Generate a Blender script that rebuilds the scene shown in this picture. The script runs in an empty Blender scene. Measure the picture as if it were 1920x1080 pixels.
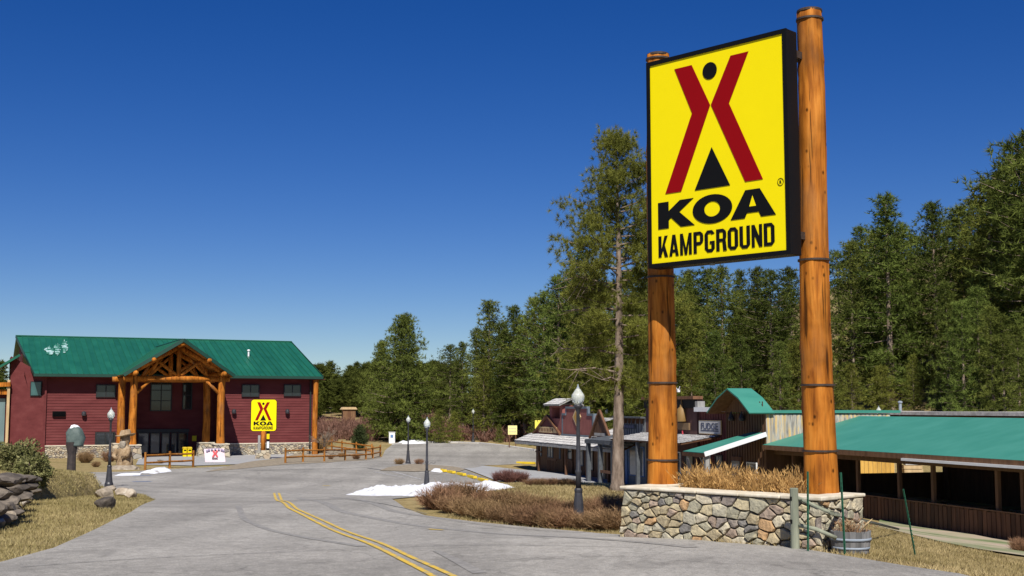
import bpy, bmesh, math, random
import numpy as np
from mathutils import Vector, Matrix
from mathutils.geometry import delaunay_2d_cdt

# ------------------------------------------------------------------ camera, sky, sun, exposure
SC = bpy.context.scene
COL = SC.collection
FPX, PITCH, CAMZ = 2300.0, math.atan(223 / 2300.0), 3.5
cam_d = bpy.data.cameras.new('camera'); cam = bpy.data.objects.new('camera', cam_d); COL.objects.link(cam)
cam_d.sensor_width = 36; cam_d.lens = 36 * FPX / 1920; cam_d.clip_start = 0.1; cam_d.clip_end = 6000
cam.location = (0, 0, CAMZ); cam.rotation_euler = (math.pi / 2 + PITCH, 0, 0)
SC.camera = cam
SUN_EL, SUN_AZ = math.radians(49), math.atan2(0.06, -1.0)      # azimuth measured from +Y towards +X
world = bpy.data.worlds.new('World'); SC.world = world; world.use_nodes = True
wn = world.node_tree; wn.nodes.clear()
sky = wn.nodes.new('ShaderNodeTexSky'); sky.sky_type = 'NISHITA'; sky.sun_disc = False
sky.sun_elevation = SUN_EL; sky.sun_rotation = SUN_AZ
sky.altitude = 1500; sky.air_density = 1.0; sky.dust_density = 0.1; sky.ozone_density = 5.0
hsv = wn.nodes.new('ShaderNodeHueSaturation'); hsv.inputs['Saturation'].default_value = 1.33; hsv.inputs['Hue'].default_value = .519
bg = wn.nodes.new('ShaderNodeBackground'); bg.inputs[1].default_value = 0.059
wo = wn.nodes.new('ShaderNodeOutputWorld')
wn.links.new(sky.outputs[0], hsv.inputs['Color']); wn.links.new(hsv.outputs[0], bg.inputs[0]); wn.links.new(bg.outputs[0], wo.inputs[0])
sun_d = bpy.data.lights.new('sun', 'SUN'); sun_d.energy = 5.0; sun_d.angle = math.radians(0.53); sun_d.color = (1.0, 0.95, 0.87)
sun = bpy.data.objects.new('sun', sun_d); COL.objects.link(sun)
sdir = Vector((math.sin(SUN_AZ) * math.cos(SUN_EL), math.cos(SUN_AZ) * math.cos(SUN_EL), math.sin(SUN_EL)))
sun.rotation_euler = sdir.to_track_quat('Z', 'Y').to_euler(); sun.location = sdir * 60
vs = SC.view_settings; vs.view_transform = 'Standard'; vs.look = 'None'; vs.gamma = 1; vs.use_curve_mapping = False; vs.exposure = 0.35

rng = random.Random(7); NR = np.random.default_rng(11)
R = math.radians

# ------------------------------------------------------------------ picture measurements -> places
_cp, _sp = math.cos(PITCH), math.sin(PITCH)
def ray(px, py):
    a, b = (px - 960) / FPX, (540 - py) / FPX
    return Vector((a, _cp - b * _sp, _sp + b * _cp))
def at(px, py, Y):
    d = ray(px, py); return Vector((0, 0, CAMZ)) + d * (Y / d.y)

# terrain: thin plate spline through surveyed heights
CP = [(0,-20,2.2),(-12,-10,2.1),(12,-10,2.0),(0,0,1.8),(-8,6,1.75),(9,6,1.6),(0,15.6,1.38),(-6.5,15.6,1.42),(4.5,15.6,1.37),(7,17,1.15),
 (5.2,18.4,1.31),(4.2,19.8,1.30),(2.0,21.8,1.22),(1.4,25.8,.93),(3.06,37,1.0),(2.2,31,1.0),(5.2,27,.95),(-3.48,50,.05),(-15.1,46,.46),(-8,40,.45),
 (-6.5,76.7,-.07),(-3.5,111,.26),(-15.3,95,-.12),(-24,88,-.1),(-36,87,-.1),(14.5,45,-.84),(15.3,37,-.68),(11.5,20,-.1),(16,26,-.6),(22,30,-.7),
 (1.5,86,-.83),(11,56,-.85),(6,66,-.85),(22,45,-.8),(20,60,-.7),(-.3,76,-.55),(-.43,50,.25),(1.5,45,.75),(4.5,45,.6),(6.5,33,.6),(-11.7,30,1.1),(-9.5,22,1.3),(-15,26,1.5),(-16,36,1.0),(-28,60,.5),(-28,40,1.4),
 (-10,130,.5),(10,125,1.2),(-40,130,.6),(-60,90,.3),(-50,200,2.6),(-25,200,2.4),(5,200,3.5),(-50,260,5),(5,260,7),(20,82,.4),(16,100,1.5),(30,100,5),(35,130,12),(15,125,3),(22,140,8),
 (40,60,2.5),(60,80,10),(60,130,20),(50,40,1.5),(60,200,26),(-60,20,2)]
CP = np.array(CP, float)
def _k(r2): return np.where(r2 > 0, r2 * np.log(np.maximum(r2, 1e-12)), 0)
_n = len(CP)
_d2 = ((CP[:, None, :2] - CP[None, :, :2]) ** 2).sum(-1) / 400.0
_A = np.zeros((_n + 3, _n + 3)); _A[:_n, :_n] = _k(_d2) + np.eye(_n) * 0.002
_A[:_n, _n] = 1; _A[:_n, _n + 1:] = CP[:, :2] / 20; _A[_n, :_n] = 1; _A[_n + 1:, :_n] = CP[:, :2].T / 20
_W = np.linalg.solve(_A, np.concatenate([CP[:, 2], np.zeros(3)]))
def zg(x, y):
    x = np.asarray(x, float); y = np.asarray(y, float)
    cx = np.clip(x, -65, 65); cy = np.clip(y, -20, 270)
    r2 = ((cx[..., None] - CP[:, 0]) ** 2 + (cy[..., None] - CP[:, 1]) ** 2) / 400.0
    z = (_k(r2) * _W[:_n]).sum(-1) + _W[_n] + _W[_n + 1] * cx / 20 + _W[_n + 2] * cy / 20
    o = np.hypot(x - cx, y - cy)
    return z * np.exp(-o / 150) + 6 * (1 - np.exp(-o / 150)) * (y > 60)
def zgf(x, y): return float(zg(np.array([x]), np.array([y]))[0])
_T = np.concatenate([np.arange(8, 60, .05), np.arange(60, 260, .2)])
def G(px, py):
    """the point of the ground seen at a place in the photograph"""
    d = ray(px, py); s = _T / d.y
    x = d.x * s; z = CAMZ + d.z * s
    h = z - zg(x, _T)
    i = int(np.argmax(h < 0)) if (h < 0).any() else len(_T) - 1
    return Vector((x[i], _T[i], zgf(x[i], _T[i])))

# ------------------------------------------------------------------ mesh helpers
class MB:
    def __init__(s): s.v = []; s.f = []
    def add(s, vs_, fs):
        n = len(s.v); s.v += [tuple(v) for v in vs_]; s.f += [tuple(i + n for i in f) for f in fs]; return s
    def box(s, x0, x1, y0, y1, z0, z1):
        return s.add([(x0,y0,z0),(x1,y0,z0),(x1,y1,z0),(x0,y1,z0),(x0,y0,z1),(x1,y0,z1),(x1,y1,z1),(x0,y1,z1)],
                     [(0,3,2,1),(4,5,6,7),(0,1,5,4),(1,2,6,5),(2,3,7,6),(3,0,4,7)])
    def bar(s, a, b, w, h, up=(0, 0, 1)):
        a, b = Vector(a), Vector(b); d = (b - a).normalized(); sd = d.cross(Vector(up)).normalized(); u = sd.cross(d)
        p = []
        for q in (a, b):
            for (i, j) in ((-1,-1),(1,-1),(1,1),(-1,1)): p.append(q + sd * (i * w / 2) + u * (j * h / 2))
        return s.add(p, [(0,1,2,3),(7,6,5,4),(0,4,5,1),(1,5,6,2),(2,6,7,3),(3,7,4,0)])
    def tube(s, pts, rads, n=10, cap=True):
        pts = [Vector(p) for p in pts]; V = []; F = []
        for i, p in enumerate(pts):
            d = (pts[min(i + 1, len(pts) - 1)] - pts[max(i - 1, 0)]).normalized()
            ref = Vector((1, 0, 0)) if abs(d.x) < .8 else Vector((0, 1, 0))
            u = d.cross(ref).normalized(); w = d.cross(u)
            r = rads[i] if hasattr(rads, '__len__') else rads
            for k in range(n):
                a = 2 * math.pi * k / n; V.append(p + u * (r * math.cos(a)) + w * (r * math.sin(a)))
        m = len(pts)
        for i in range(m - 1):
            for k in range(n):
                k2 = (k + 1) % n; F.append((i*n+k, (i+1)*n+k, (i+1)*n+k2, i*n+k2))
        if cap: F.append(tuple(range(n))); F.append(tuple((m-1)*n + k for k in reversed(range(n))))
        return s.add(V, F)
    def lathe(s, prof, n=16, c=(0, 0, 0)):
        return s.tube([(c[0], c[1], c[2] + z + i * 1e-5) for i, (r, z) in enumerate(prof)], [max(r, .001) for r, z in prof], n)
    def prism(s, poly, y0, y1):
        """outline in x,z pushed along y"""
        n = len(poly); V = [(x, y0, z) for x, z in poly] + [(x, y1, z) for x, z in poly]
        F = [tuple(range(n)), tuple(n + k for k in reversed(range(n)))]
        for k in range(n): k2 = (k + 1) % n; F.append((k, n + k, n + k2, k2))
        return s.add(V, F)
    def slab(s, quad, t):
        """sheet of thickness t under four corners"""
        q = [Vector(p) for p in quad]; nrm = (q[1] - q[0]).cross(q[3] - q[0]).normalized()
        if nrm.z < 0: nrm = -nrm
        return s.add(q + [p - nrm * t for p in q], [(0,1,2,3),(7,6,5,4),(0,4,5,1),(1,5,6,2),(2,6,7,3),(3,7,4,0)])
    def mesh(s, name):
        me = bpy.data.meshes.new(name); me.from_pydata(s.v, [], s.f); me.update()
        bm = bmesh.new(); bm.from_mesh(me); bmesh.ops.recalc_face_normals(bm, faces=bm.faces); bm.to_mesh(me); bm.free()
        return me
    def build(s, name, mat, parent=None, smooth=False, bevel=0, label=None, kind=None):
        return link(name, s.mesh(name), mat, parent, smooth, bevel, label, kind)
def link(name, me, mat=None, parent=None, smooth=False, bevel=0, label=None, kind=None):
    if mat is not None and not me.materials: me.materials.append(mat)
    o = bpy.data.objects.new(name, me); COL.objects.link(o)
    if parent is not None: o.parent = parent
    if smooth: me.polygons.foreach_set('use_smooth', [True] * len(me.polygons))
    if bevel:
        b = o.modifiers.new('bevel', 'BEVEL'); b.width = bevel; b.segments = 2; b.limit_method = 'ANGLE'
    if label: o['label'] = label
    if kind: o['kind'] = kind
    return o
def tag(o, label, cat, group=None):
    o['label'] = label; o['category'] = cat
    if group: o['group'] = group
    return o
def thing(name, label, cat, loc=(0, 0, 0), rz=0, group=None):
    o = bpy.data.objects.new(name, None); COL.objects.link(o); o.location = loc; o.rotation_euler = (0, 0, rz)
    o.empty_display_size = .2
    return tag(o, label, cat, group)
def dup(root, loc, rz=0, label=None, scale=None, group=None):
    r = root.copy(); COL.objects.link(r); r.location = loc; r.rotation_euler = (0, 0, rz)
    if scale: r.scale = scale if hasattr(scale, '__len__') else (scale,) * 3
    if label: r['label'] = label
    if group: r['group'] = group
    for ch in root.children:
        c = ch.copy(); COL.objects.link(c); c.parent = r
        for g in ch.children:
            d = g.copy(); COL.objects.link(d); d.parent = c
    return r
def tris(name, T, mat, parent=None, kind=None):
    """T: (n,3,3) array of triangles"""
    T = np.asarray(T, np.float32).reshape(-1, 3, 3); n = len(T)
    me = bpy.data.meshes.new(name); me.vertices.add(n * 3); me.vertices.foreach_set('co', T.ravel())
    me.loops.add(n * 3); me.loops.foreach_set('vertex_index', np.arange(n * 3, dtype=np.int32))
    me.polygons.add(n); me.polygons.foreach_set('loop_start', np.arange(0, n * 3, 3, dtype=np.int32))
    me.update(); me.validate()
    return link(name, me, mat, parent, kind=kind)
def unit(a): return a / np.maximum(np.linalg.norm(a, axis=-1, keepdims=True), 1e-9)
def blades(P, D, L, W):
    P = np.asarray(P, float); D = unit(np.asarray(D, float)); n = len(P)
    L = np.broadcast_to(np.asarray(L, float), (n,))[:, None]; W = np.broadcast_to(np.asarray(W, float), (n,))[:, None]
    S = unit(np.cross(D, NR.normal(size=(n, 3))))
    return np.stack([P - S * W / 2, P + S * W / 2, P + D * L], 1)
def sheet(name, poly, dz, mat, step=1.0, kind='structure', parent=None, hfun=None):
    """a sheet laid on the terrain inside an outline of x,y points"""
    pts = [Vector((p[0], p[1])) for p in poly]; b = []
    for i, p in enumerate(pts):
        q = pts[(i + 1) % len(pts)]; m = max(1, int((q - p).length / step))
        b += [p.lerp(q, k / m) for k in range(m)]
    n = len(b); xs = [p.x for p in b]; ys = [p.y for p in b]; inn = []
    y = min(ys) + step * .5; row = 0
    while y < max(ys):
        st = step if y < 60 else step * 2
        x = min(xs) + st * (.25 if row % 2 else .5)
        while x < max(xs):
            inn.append(Vector((x + .001 * row, y))); x += st
        y += st * .87; row += 1
    e = [(i, (i + 1) % n) for i in range(n)]
    r = delaunay_2d_cdt(b + inn, e, [], 1, 1e-5)
    X = np.array([v.x for v in r[0]]); Y = np.array([v.y for v in r[0]]); Z = zg(X, Y) + dz
    if hfun: Z = Z + hfun(X, Y)
    m = MB(); m.v = list(zip(X.tolist(), Y.tolist(), Z.tolist())); m.f = [tuple(f) for f in r[2]]
    me = bpy.data.meshes.new(name); me.from_pydata(m.v, [], m.f); me.update()
    for p in me.polygons: p.use_smooth = True
    bm = bmesh.new(); bm.from_mesh(me)
    bmesh.ops.recalc_face_normals(bm, faces=bm.faces)
    if sum(f.normal.z for f in bm.faces) < 0: bmesh.ops.reverse_faces(bm, faces=bm.faces)
    bm.to_mesh(me); bm.free()
    return link(name, me, mat, parent, kind=kind)
def strip(name, pts, w, dz, mat, parent=None, jit=0.0):
    """painted line or seam that follows the ground"""
    P = [Vector((p[0], p[1])) for p in pts]; Q = []
    for i in range(len(P) - 1):
        m = max(1, int((P[i + 1] - P[i]).length / .4)); Q += [P[i].lerp(P[i + 1], k / m) for k in range(m)]
    Q.append(P[-1])
    for _ in range(3):
        Q = [Q[0]] + [(Q[i - 1] + Q[i] * 2 + Q[i + 1]) / 4 for i in range(1, len(Q) - 1)] + [Q[-1]]
    V = []; F = []
    for i, q in enumerate(Q):
        d = (Q[min(i + 1, len(Q) - 1)] - Q[max(i - 1, 0)]).normalized(); s = Vector((-d.y, d.x))
        ww = w[0] + (w[1] - w[0]) * i / (len(Q) - 1) if hasattr(w, '__len__') else w
        off = rng.uniform(-jit, jit)
        for k in (-.5, .5):
            c = q + s * (k * ww + off); V.append((c.x, c.y, zgf(c.x, c.y) + dz))
        if i: F.append((2*i-2, 2*i-1, 2*i+1, 2*i))
    me = bpy.data.meshes.new(name); me.from_pydata(V, [], F); me.update()
    return link(name, me, mat, parent, kind=None if parent else 'structure')
def text_mesh(body, size_x, size_z, bold=0.0, depth=0.004):
    """lettering in the x,z plane, centred, facing -y, fitted to a width and height"""
    cu = bpy.data.curves.new('lettering', 'FONT'); cu.body = body; cu.size = 1; cu.offset = bold; cu.extrude = .5; cu.resolution_u = 4
    o = bpy.data.objects.new('lettering', cu); COL.objects.link(o)
    dg = bpy.context.evaluated_depsgraph_get(); me = bpy.data.meshes.new_from_object(o.evaluated_get(dg))
    bpy.data.objects.remove(o); co = np.empty(len(me.vertices) * 3); me.vertices.foreach_get('co', co); co = co.reshape(-1, 3)
    lo, hi = co.min(0), co.max(0); c = (co - (lo + hi) / 2) / (hi - lo)
    me.vertices.foreach_set('co', np.stack([c[:, 0] * size_x, -c[:, 2] * depth, c[:, 1] * size_z], 1).ravel()); me.update()
    me.materials.clear()
    return me

# ------------------------------------------------------------------ materials
def nodes_of(m):
    m.use_nodes = True; nt = m.node_tree; return nt, nt.nodes['Principled BSDF']
def ramp(nt, stops, interp='LINEAR'):
    r = nt.nodes.new('ShaderNodeValToRGB'); el = r.color_ramp.elements; r.color_ramp.interpolation = interp
    while len(el) < len(stops): el.new(.5)
    for e, (p, c) in zip(el, stops): e.position = p; e.color = (*c, 1)
    return r
def M(name, stops, scale=8, stretch=(1, 1, 1), rough=.7, bump=.3, bscale=None, detail=6, rand=0.0, spec=.3, bdist=.01, coord='Object', dist=0.0, metal=0):
    m = bpy.data.materials.new(name); nt, b = nodes_of(m); L = nt.links
    tc = nt.nodes.new('ShaderNodeTexCoord'); mp = nt.nodes.new('ShaderNodeMapping'); mp.inputs['Scale'].default_value = stretch
    if coord == 'World':
        g = nt.nodes.new('ShaderNodeNewGeometry'); L.new(g.outputs['Position'], mp.inputs['Vector'])
    else: L.new(tc.outputs[coord], mp.inputs['Vector'])
    no = nt.nodes.new('ShaderNodeTexNoise'); no.inputs['Scale'].default_value = scale; no.inputs['Detail'].default_value = detail
    no.inputs['Roughness'].default_value = .6; no.inputs['Distortion'].default_value = dist; L.new(mp.outputs[0], no.inputs['Vector'])
    if len(stops) and not hasattr(stops[0][1], '__len__'): stops = [(.3, stops[0]), (.7, stops[1])] if len(stops) > 1 else [(.3, tuple(c * .85 for c in stops[0])), (.7, tuple(min(1, c * 1.15) for c in stops[0]))]
    r = ramp(nt, stops); L.new(no.outputs['Fac'], r.inputs[0]); out = r.outputs[0]
    if rand:
        oi = nt.nodes.new('ShaderNodeObjectInfo'); mr = nt.nodes.new('ShaderNodeMapRange')
        mr.inputs['To Min'].default_value = 1 - rand; mr.inputs['To Max'].default_value = 1 + rand
        L.new(oi.outputs['Random'], mr.inputs['Value']); h = nt.nodes.new('ShaderNodeHueSaturation')
        L.new(mr.outputs[0], h.inputs['Value']); L.new(out, h.inputs['Color']); out = h.outputs[0]
        ad = nt.nodes.new('ShaderNodeVectorMath'); ad.operation = 'ADD'; sc = nt.nodes.new('ShaderNodeMath'); sc.operation = 'MULTIPLY'; sc.inputs[1].default_value = 37
        L.new(oi.outputs['Random'], sc.inputs[0]); L.new(mp.outputs[0], ad.inputs[0]); L.new(sc.outputs[0], ad.inputs[1]); L.new(ad.outputs[0], no.inputs['Vector'])
    L.new(out, b.inputs['Base Color']); b.inputs['Roughness'].default_value = rough; b.inputs['Specular IOR Level'].default_value = spec; b.inputs['Metallic'].default_value = metal
    if bump:
        n2 = nt.nodes.new('ShaderNodeTexNoise'); n2.inputs['Scale'].default_value = bscale or scale * 3; n2.inputs['Detail'].default_value = 5
        L.new(mp.outputs[0], n2.inputs['Vector']); bu = nt.nodes.new('ShaderNodeBump'); bu.inputs['Strength'].default_value = bump; bu.inputs['Distance'].default_value = bdist
        L.new(n2.outputs['Fac'], bu.inputs['Height']); L.new(bu.outputs[0], b.inputs['Normal'])
    return m
def leafmat(name, dark, light, trans=.25, rand=.25, scale=1.2):
    m = bpy.data.materials.new(name); m.use_nodes = True; nt = m.node_tree; nt.nodes.clear(); L = nt.links
    g = nt.nodes.new('ShaderNodeNewGeometry'); no = nt.nodes.new('ShaderNodeTexNoise'); no.inputs['Scale'].default_value = scale; no.inputs['Detail'].default_value = 4
    tc = nt.nodes.new('ShaderNodeTexCoord'); L.new(tc.outputs['Object'], no.inputs['Vector'])
    ri = nt.nodes.new('ShaderNodeMath'); ri.operation = 'MULTIPLY_ADD'; ri.inputs[1].default_value = .35; L.new(g.outputs['Random Per Island'], ri.inputs[0]); L.new(no.outputs['Fac'], ri.inputs[2])
    r = ramp(nt, [(.4, dark), (.95, light)]); L.new(ri.outputs[0], r.inputs[0])
    oi = nt.nodes.new('ShaderNodeObjectInfo'); h = nt.nodes.new('ShaderNodeHueSaturation'); mr = nt.nodes.new('ShaderNodeMapRange'); mr.inputs['To Min'].default_value = 1 - rand; mr.inputs['To Max'].default_value = 1 + rand
    L.new(oi.outputs['Random'], mr.inputs['Value']); L.new(mr.outputs[0], h.inputs['Value'])
    m2 = nt.nodes.new('ShaderNodeMapRange'); m2.inputs['To Min'].default_value = .485; m2.inputs['To Max'].default_value = .51
    w = nt.nodes.new('ShaderNodeMath'); w.operation = 'FRACT'; w5 = nt.nodes.new('ShaderNodeMath'); w5.operation = 'MULTIPLY'; w5.inputs[1].default_value = 7.3
    L.new(oi.outputs['Random'], w5.inputs[0]); L.new(w5.outputs[0], w.inputs[0]); L.new(w.outputs[0], m2.inputs['Value']); L.new(m2.outputs[0], h.inputs['Hue'])
    L.new(r.outputs[0], h.inputs['Color'])
    d = nt.nodes.new('ShaderNodeBsdfDiffuse'); t = nt.nodes.new('ShaderNodeBsdfTranslucent'); mx = nt.nodes.new('ShaderNodeMixShader'); mx.inputs[0].default_value = trans
    L.new(h.outputs[0], d.inputs[0]); L.new(h.outputs[0], t.inputs[0]); L.new(d.outputs[0], mx.inputs[1]); L.new(t.outputs[0], mx.inputs[2])
    o = nt.nodes.new('ShaderNodeOutputMaterial'); L.new(mx.outputs[0], o.inputs[0])
    return m
def plain(name, c, rough=.5, spec=.4, metal=0, var=.07):
    return M(name, [(.3, tuple(k * (1-var) for k in c)), (.7, tuple(min(1, k * (1+var)) for k in c))], 3, rough=rough, bump=.05, spec=spec, metal=metal)

def ground_mat():
    m = bpy.data.materials.new('dry_grass_ground'); nt, b = nodes_of(m); L = nt.links
    g = nt.nodes.new('ShaderNodeNewGeometry')
    def nz(s, d=6, st=None):
        n = nt.nodes.new('ShaderNodeTexNoise'); n.inputs['Scale'].default_value = s; n.inputs['Detail'].default_value = d; n.inputs['Roughness'].default_value = .65; L.new(g.outputs['Position'], n.inputs['Vector']); return n
    a, f, h = nz(.16), nz(3.5, 8), nz(22, 4)
    r1 = ramp(nt, [(.25, (.20,.15,.065)), (.5, (.33,.25,.115)), (.75, (.44,.345,.18))]); L.new(f.outputs[0], r1.inputs[0])
    r2 = ramp(nt, [(.3, (.16,.14,.05)), (.7, (.26,.22,.085))]); L.new(f.outputs[0], r2.inputs[0])
    k = ramp(nt, [(.48, (0,0,0)), (.68, (.75,.75,.75))]); L.new(a.outputs[0], k.inputs[0])
    mx = nt.nodes.new('ShaderNodeMixRGB'); L.new(k.outputs[0], mx.inputs[0]); L.new(r1.outputs[0], mx.inputs[1]); L.new(r2.outputs[0], mx.inputs[2])
    r3 = ramp(nt, [(.3, (.62,.62,.62)), (.7, (1.15,1.15,1.15))]); L.new(h.outputs[0], r3.inputs[0])
    ml = nt.nodes.new('ShaderNodeMixRGB'); ml.blend_type = 'MULTIPLY'; ml.inputs[0].default_value = 1; L.new(mx.outputs[0], ml.inputs[1]); L.new(r3.outputs[0], ml.inputs[2])
    L.new(ml.outputs[0], b.inputs['Base Color']); b.inputs['Roughness'].default_value = .95; b.inputs['Specular IOR Level'].default_value = .1
    bu = nt.nodes.new('ShaderNodeBump'); bu.inputs['Strength'].default_value = .9; bu.inputs['Distance'].default_value = .04; L.new(h.outputs[0], bu.inputs['Height']); L.new(bu.outputs[0], b.inputs['Normal'])
    return m
def asphalt_mat():
    m = bpy.data.materials.new('worn_asphalt'); nt, b = nodes_of(m); L = nt.links
    g = nt.nodes.new('ShaderNodeNewGeometry')
    def nz(s, d=6, stretch=(1,1,1), rot=0, dist=0):
        mp = nt.nodes.new('ShaderNodeMapping'); mp.inputs['Scale'].default_value = stretch; mp.inputs['Rotation'].default_value = (0,0,rot); L.new(g.outputs['Position'], mp.inputs[0])
        n = nt.nodes.new('ShaderNodeTexNoise'); n.inputs['Scale'].default_value = s; n.inputs['Detail'].default_value = d; n.inputs['Distortion'].default_value = dist; L.new(mp.outputs[0], n.inputs['Vector']); return n
    big, streak, fine, s2 = nz(.12, 4), nz(.5, 6, (1,.12,1), R(28), .6), nz(55, 3), nz(.35, 5, (.15,1,1), R(8), .8)
    r = ramp(nt, [(.25, (.285,.27,.245)), (.5, (.335,.318,.288)), (.75, (.375,.357,.325))]); L.new(big.outputs[0], r.inputs[0])
    def mul(a, n, lo, hi, p0=.3, p1=.7):
        q = ramp(nt, [(p0, (lo,)*3), (p1, (hi,)*3)]); L.new(n.outputs[0], q.inputs[0])
        x = nt.nodes.new('ShaderNodeMixRGB'); x.blend_type = 'MULTIPLY'; x.inputs[0].default_value = 1; L.new(a, x.inputs[1]); L.new(q.outputs[0], x.inputs[2]); return x.outputs[0]
    c = mul(r.outputs[0], streak, .76, 1.10); c = mul(c, s2, .80, 1.08); c = mul(c, fine, .70, 1.26); agg = nz(19, 4); c = mul(c, agg, .84, 1.12); mott = nz(6, 6, (1,.6,1), R(15), .5); c = mul(c, mott, .82, 1.1); st = nz(.9, 7, (1,.5,1), R(-20), 1.2); c = mul(c, st, .72, 1.0, .26, .40)
    vo = nt.nodes.new('ShaderNodeTexVoronoi'); vo.feature = 'DISTANCE_TO_EDGE'; vo.inputs['Scale'].default_value = .16; wv = nz(.6, 5)
    ad = nt.nodes.new('ShaderNodeVectorMath'); ad.operation = 'ADD'; sc = nt.nodes.new('ShaderNodeVectorMath'); sc.operation = 'SCALE'; sc.inputs['Scale'].default_value = 2.5
    L.new(wv.outputs['Color'], sc.inputs[0]); L.new(g.outputs['Position'], ad.inputs[0]); L.new(sc.outputs[0], ad.inputs[1]); L.new(ad.outputs[0], vo.inputs['Vector'])
    cr = ramp(nt, [(0, (.6,.6,.6)), (.006, (1,1,1))]); L.new(vo.outputs['Distance'], cr.inputs[0])
    x = nt.nodes.new('ShaderNodeMixRGB'); x.blend_type = 'MULTIPLY'; x.inputs[0].default_value = .8; L.new(c, x.inputs[1]); L.new(cr.outputs[0], x.inputs[2])
    L.new(x.outputs[0], b.inputs['Base Color']); b.inputs['Roughness'].default_value = .85; b.inputs['Specular IOR Level'].default_value = .25
    bu = nt.nodes.new('ShaderNodeBump'); bu.inputs['Strength'].default_value = .5; bu.inputs['Distance'].default_value = .008; L.new(fine.outputs[0], bu.inputs['Height']); L.new(bu.outputs[0], b.inputs['Normal'])
    return m
def log_mat(name, c0, c1, c2):
    m = bpy.data.materials.new(name); nt, b = nodes_of(m); L = nt.links
    tc = nt.nodes.new('ShaderNodeTexCoord'); oi = nt.nodes.new('ShaderNodeObjectInfo'); of = nt.nodes.new('ShaderNodeVectorMath'); of.operation = 'MULTIPLY_ADD'; of.inputs[1].default_value = (0, 0, 9); 
    L.new(oi.outputs['Random'], of.inputs[0]); L.new(tc.outputs['Object'], of.inputs[2])
    def mp(st):
        q = nt.nodes.new('ShaderNodeMapping'); q.inputs['Scale'].default_value = st; L.new(of.outputs[0], q.inputs[0]); return q
    n1 = nt.nodes.new('ShaderNodeTexNoise'); n1.inputs['Scale'].default_value = 9; n1.inputs['Detail'].default_value = 7; n1.inputs['Distortion'].default_value = .7; L.new(mp((1,1,.12)).outputs[0], n1.inputs['Vector'])
    n2 = nt.nodes.new('ShaderNodeTexNoise'); n2.inputs['Scale'].default_value = 1.6; n2.inputs['Detail'].default_value = 5; L.new(mp((1,1,.8)).outputs[0], n2.inputs['Vector'])
    n3 = nt.nodes.new('ShaderNodeTexNoise'); n3.inputs['Scale'].default_value = 40; n3.inputs['Detail'].default_value = 3; L.new(mp((1,1,.05)).outputs[0], n3.inputs['Vector'])
    vo = nt.nodes.new('ShaderNodeTexVoronoi'); vo.inputs['Scale'].default_value = 5.2; L.new(mp((1,1,.7)).outputs[0], vo.inputs['Vector'])
    r = ramp(nt, [(.28, c0), (.5, c1), (.75, c2)]); L.new(n1.outputs[0], r.inputs[0])
    def mul(a, src, stops):
        q = ramp(nt, [(p, (v,v,v)) for p, v in stops]); L.new(src, q.inputs[0]); x = nt.nodes.new('ShaderNodeMixRGB'); x.blend_type = 'MULTIPLY'; x.inputs[0].default_value = 1
        L.new(a, x.inputs[1]); L.new(q.outputs[0], x.inputs[2]); return x.outputs[0]
    c = mul(r.outputs[0], n2.outputs[0], [(.3, .55), (.5, .95), (.75, 1.12)]); c = mul(c, n3.outputs[0], [(.28, .5), (.38, .9), (.7, 1.08)]); c = mul(c, vo.outputs['Distance'], [(.06, .2), (.17, 1.0)])
    n4 = nt.nodes.new('ShaderNodeTexNoise'); n4.inputs['Scale'].default_value = 11; n4.inputs['Detail'].default_value = 3; n4.inputs['Distortion'].default_value = .3; L.new(mp((1,1,.035)).outputs[0], n4.inputs['Vector'])
    c = mul(c, n4.outputs[0], [(.335, .28), (.365, 1.0), (.62, 1.0), (.75, 1.12)])
    n5 = nt.nodes.new('ShaderNodeTexNoise'); n5.inputs['Scale'].default_value = .9; n5.inputs['Detail'].default_value = 6; L.new(mp((1.6,1.6,.5)).outputs[0], n5.inputs['Vector'])
    gr = ramp(nt, [(.54, (0,0,0)), (.74, (.55,.55,.55))]); L.new(n5.outputs[0], gr.inputs[0]); wx = nt.nodes.new('ShaderNodeMixRGB'); wx.inputs[2].default_value = (.20,.125,.07,1)
    L.new(gr.outputs[0], wx.inputs[0]); L.new(c, wx.inputs[1]); c = wx.outputs[0]
    L.new(c, b.inputs['Base Color']); b.inputs['Roughness'].default_value = .65; b.inputs['Specular IOR Level'].default_value = .1
    bu = nt.nodes.new('ShaderNodeBump'); bu.inputs['Strength'].default_value = .5; bu.inputs['Distance'].default_value = .012; L.new(n1.outputs[0], bu.inputs['Height']); L.new(bu.outputs[0], b.inputs['Normal'])
    return m
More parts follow.
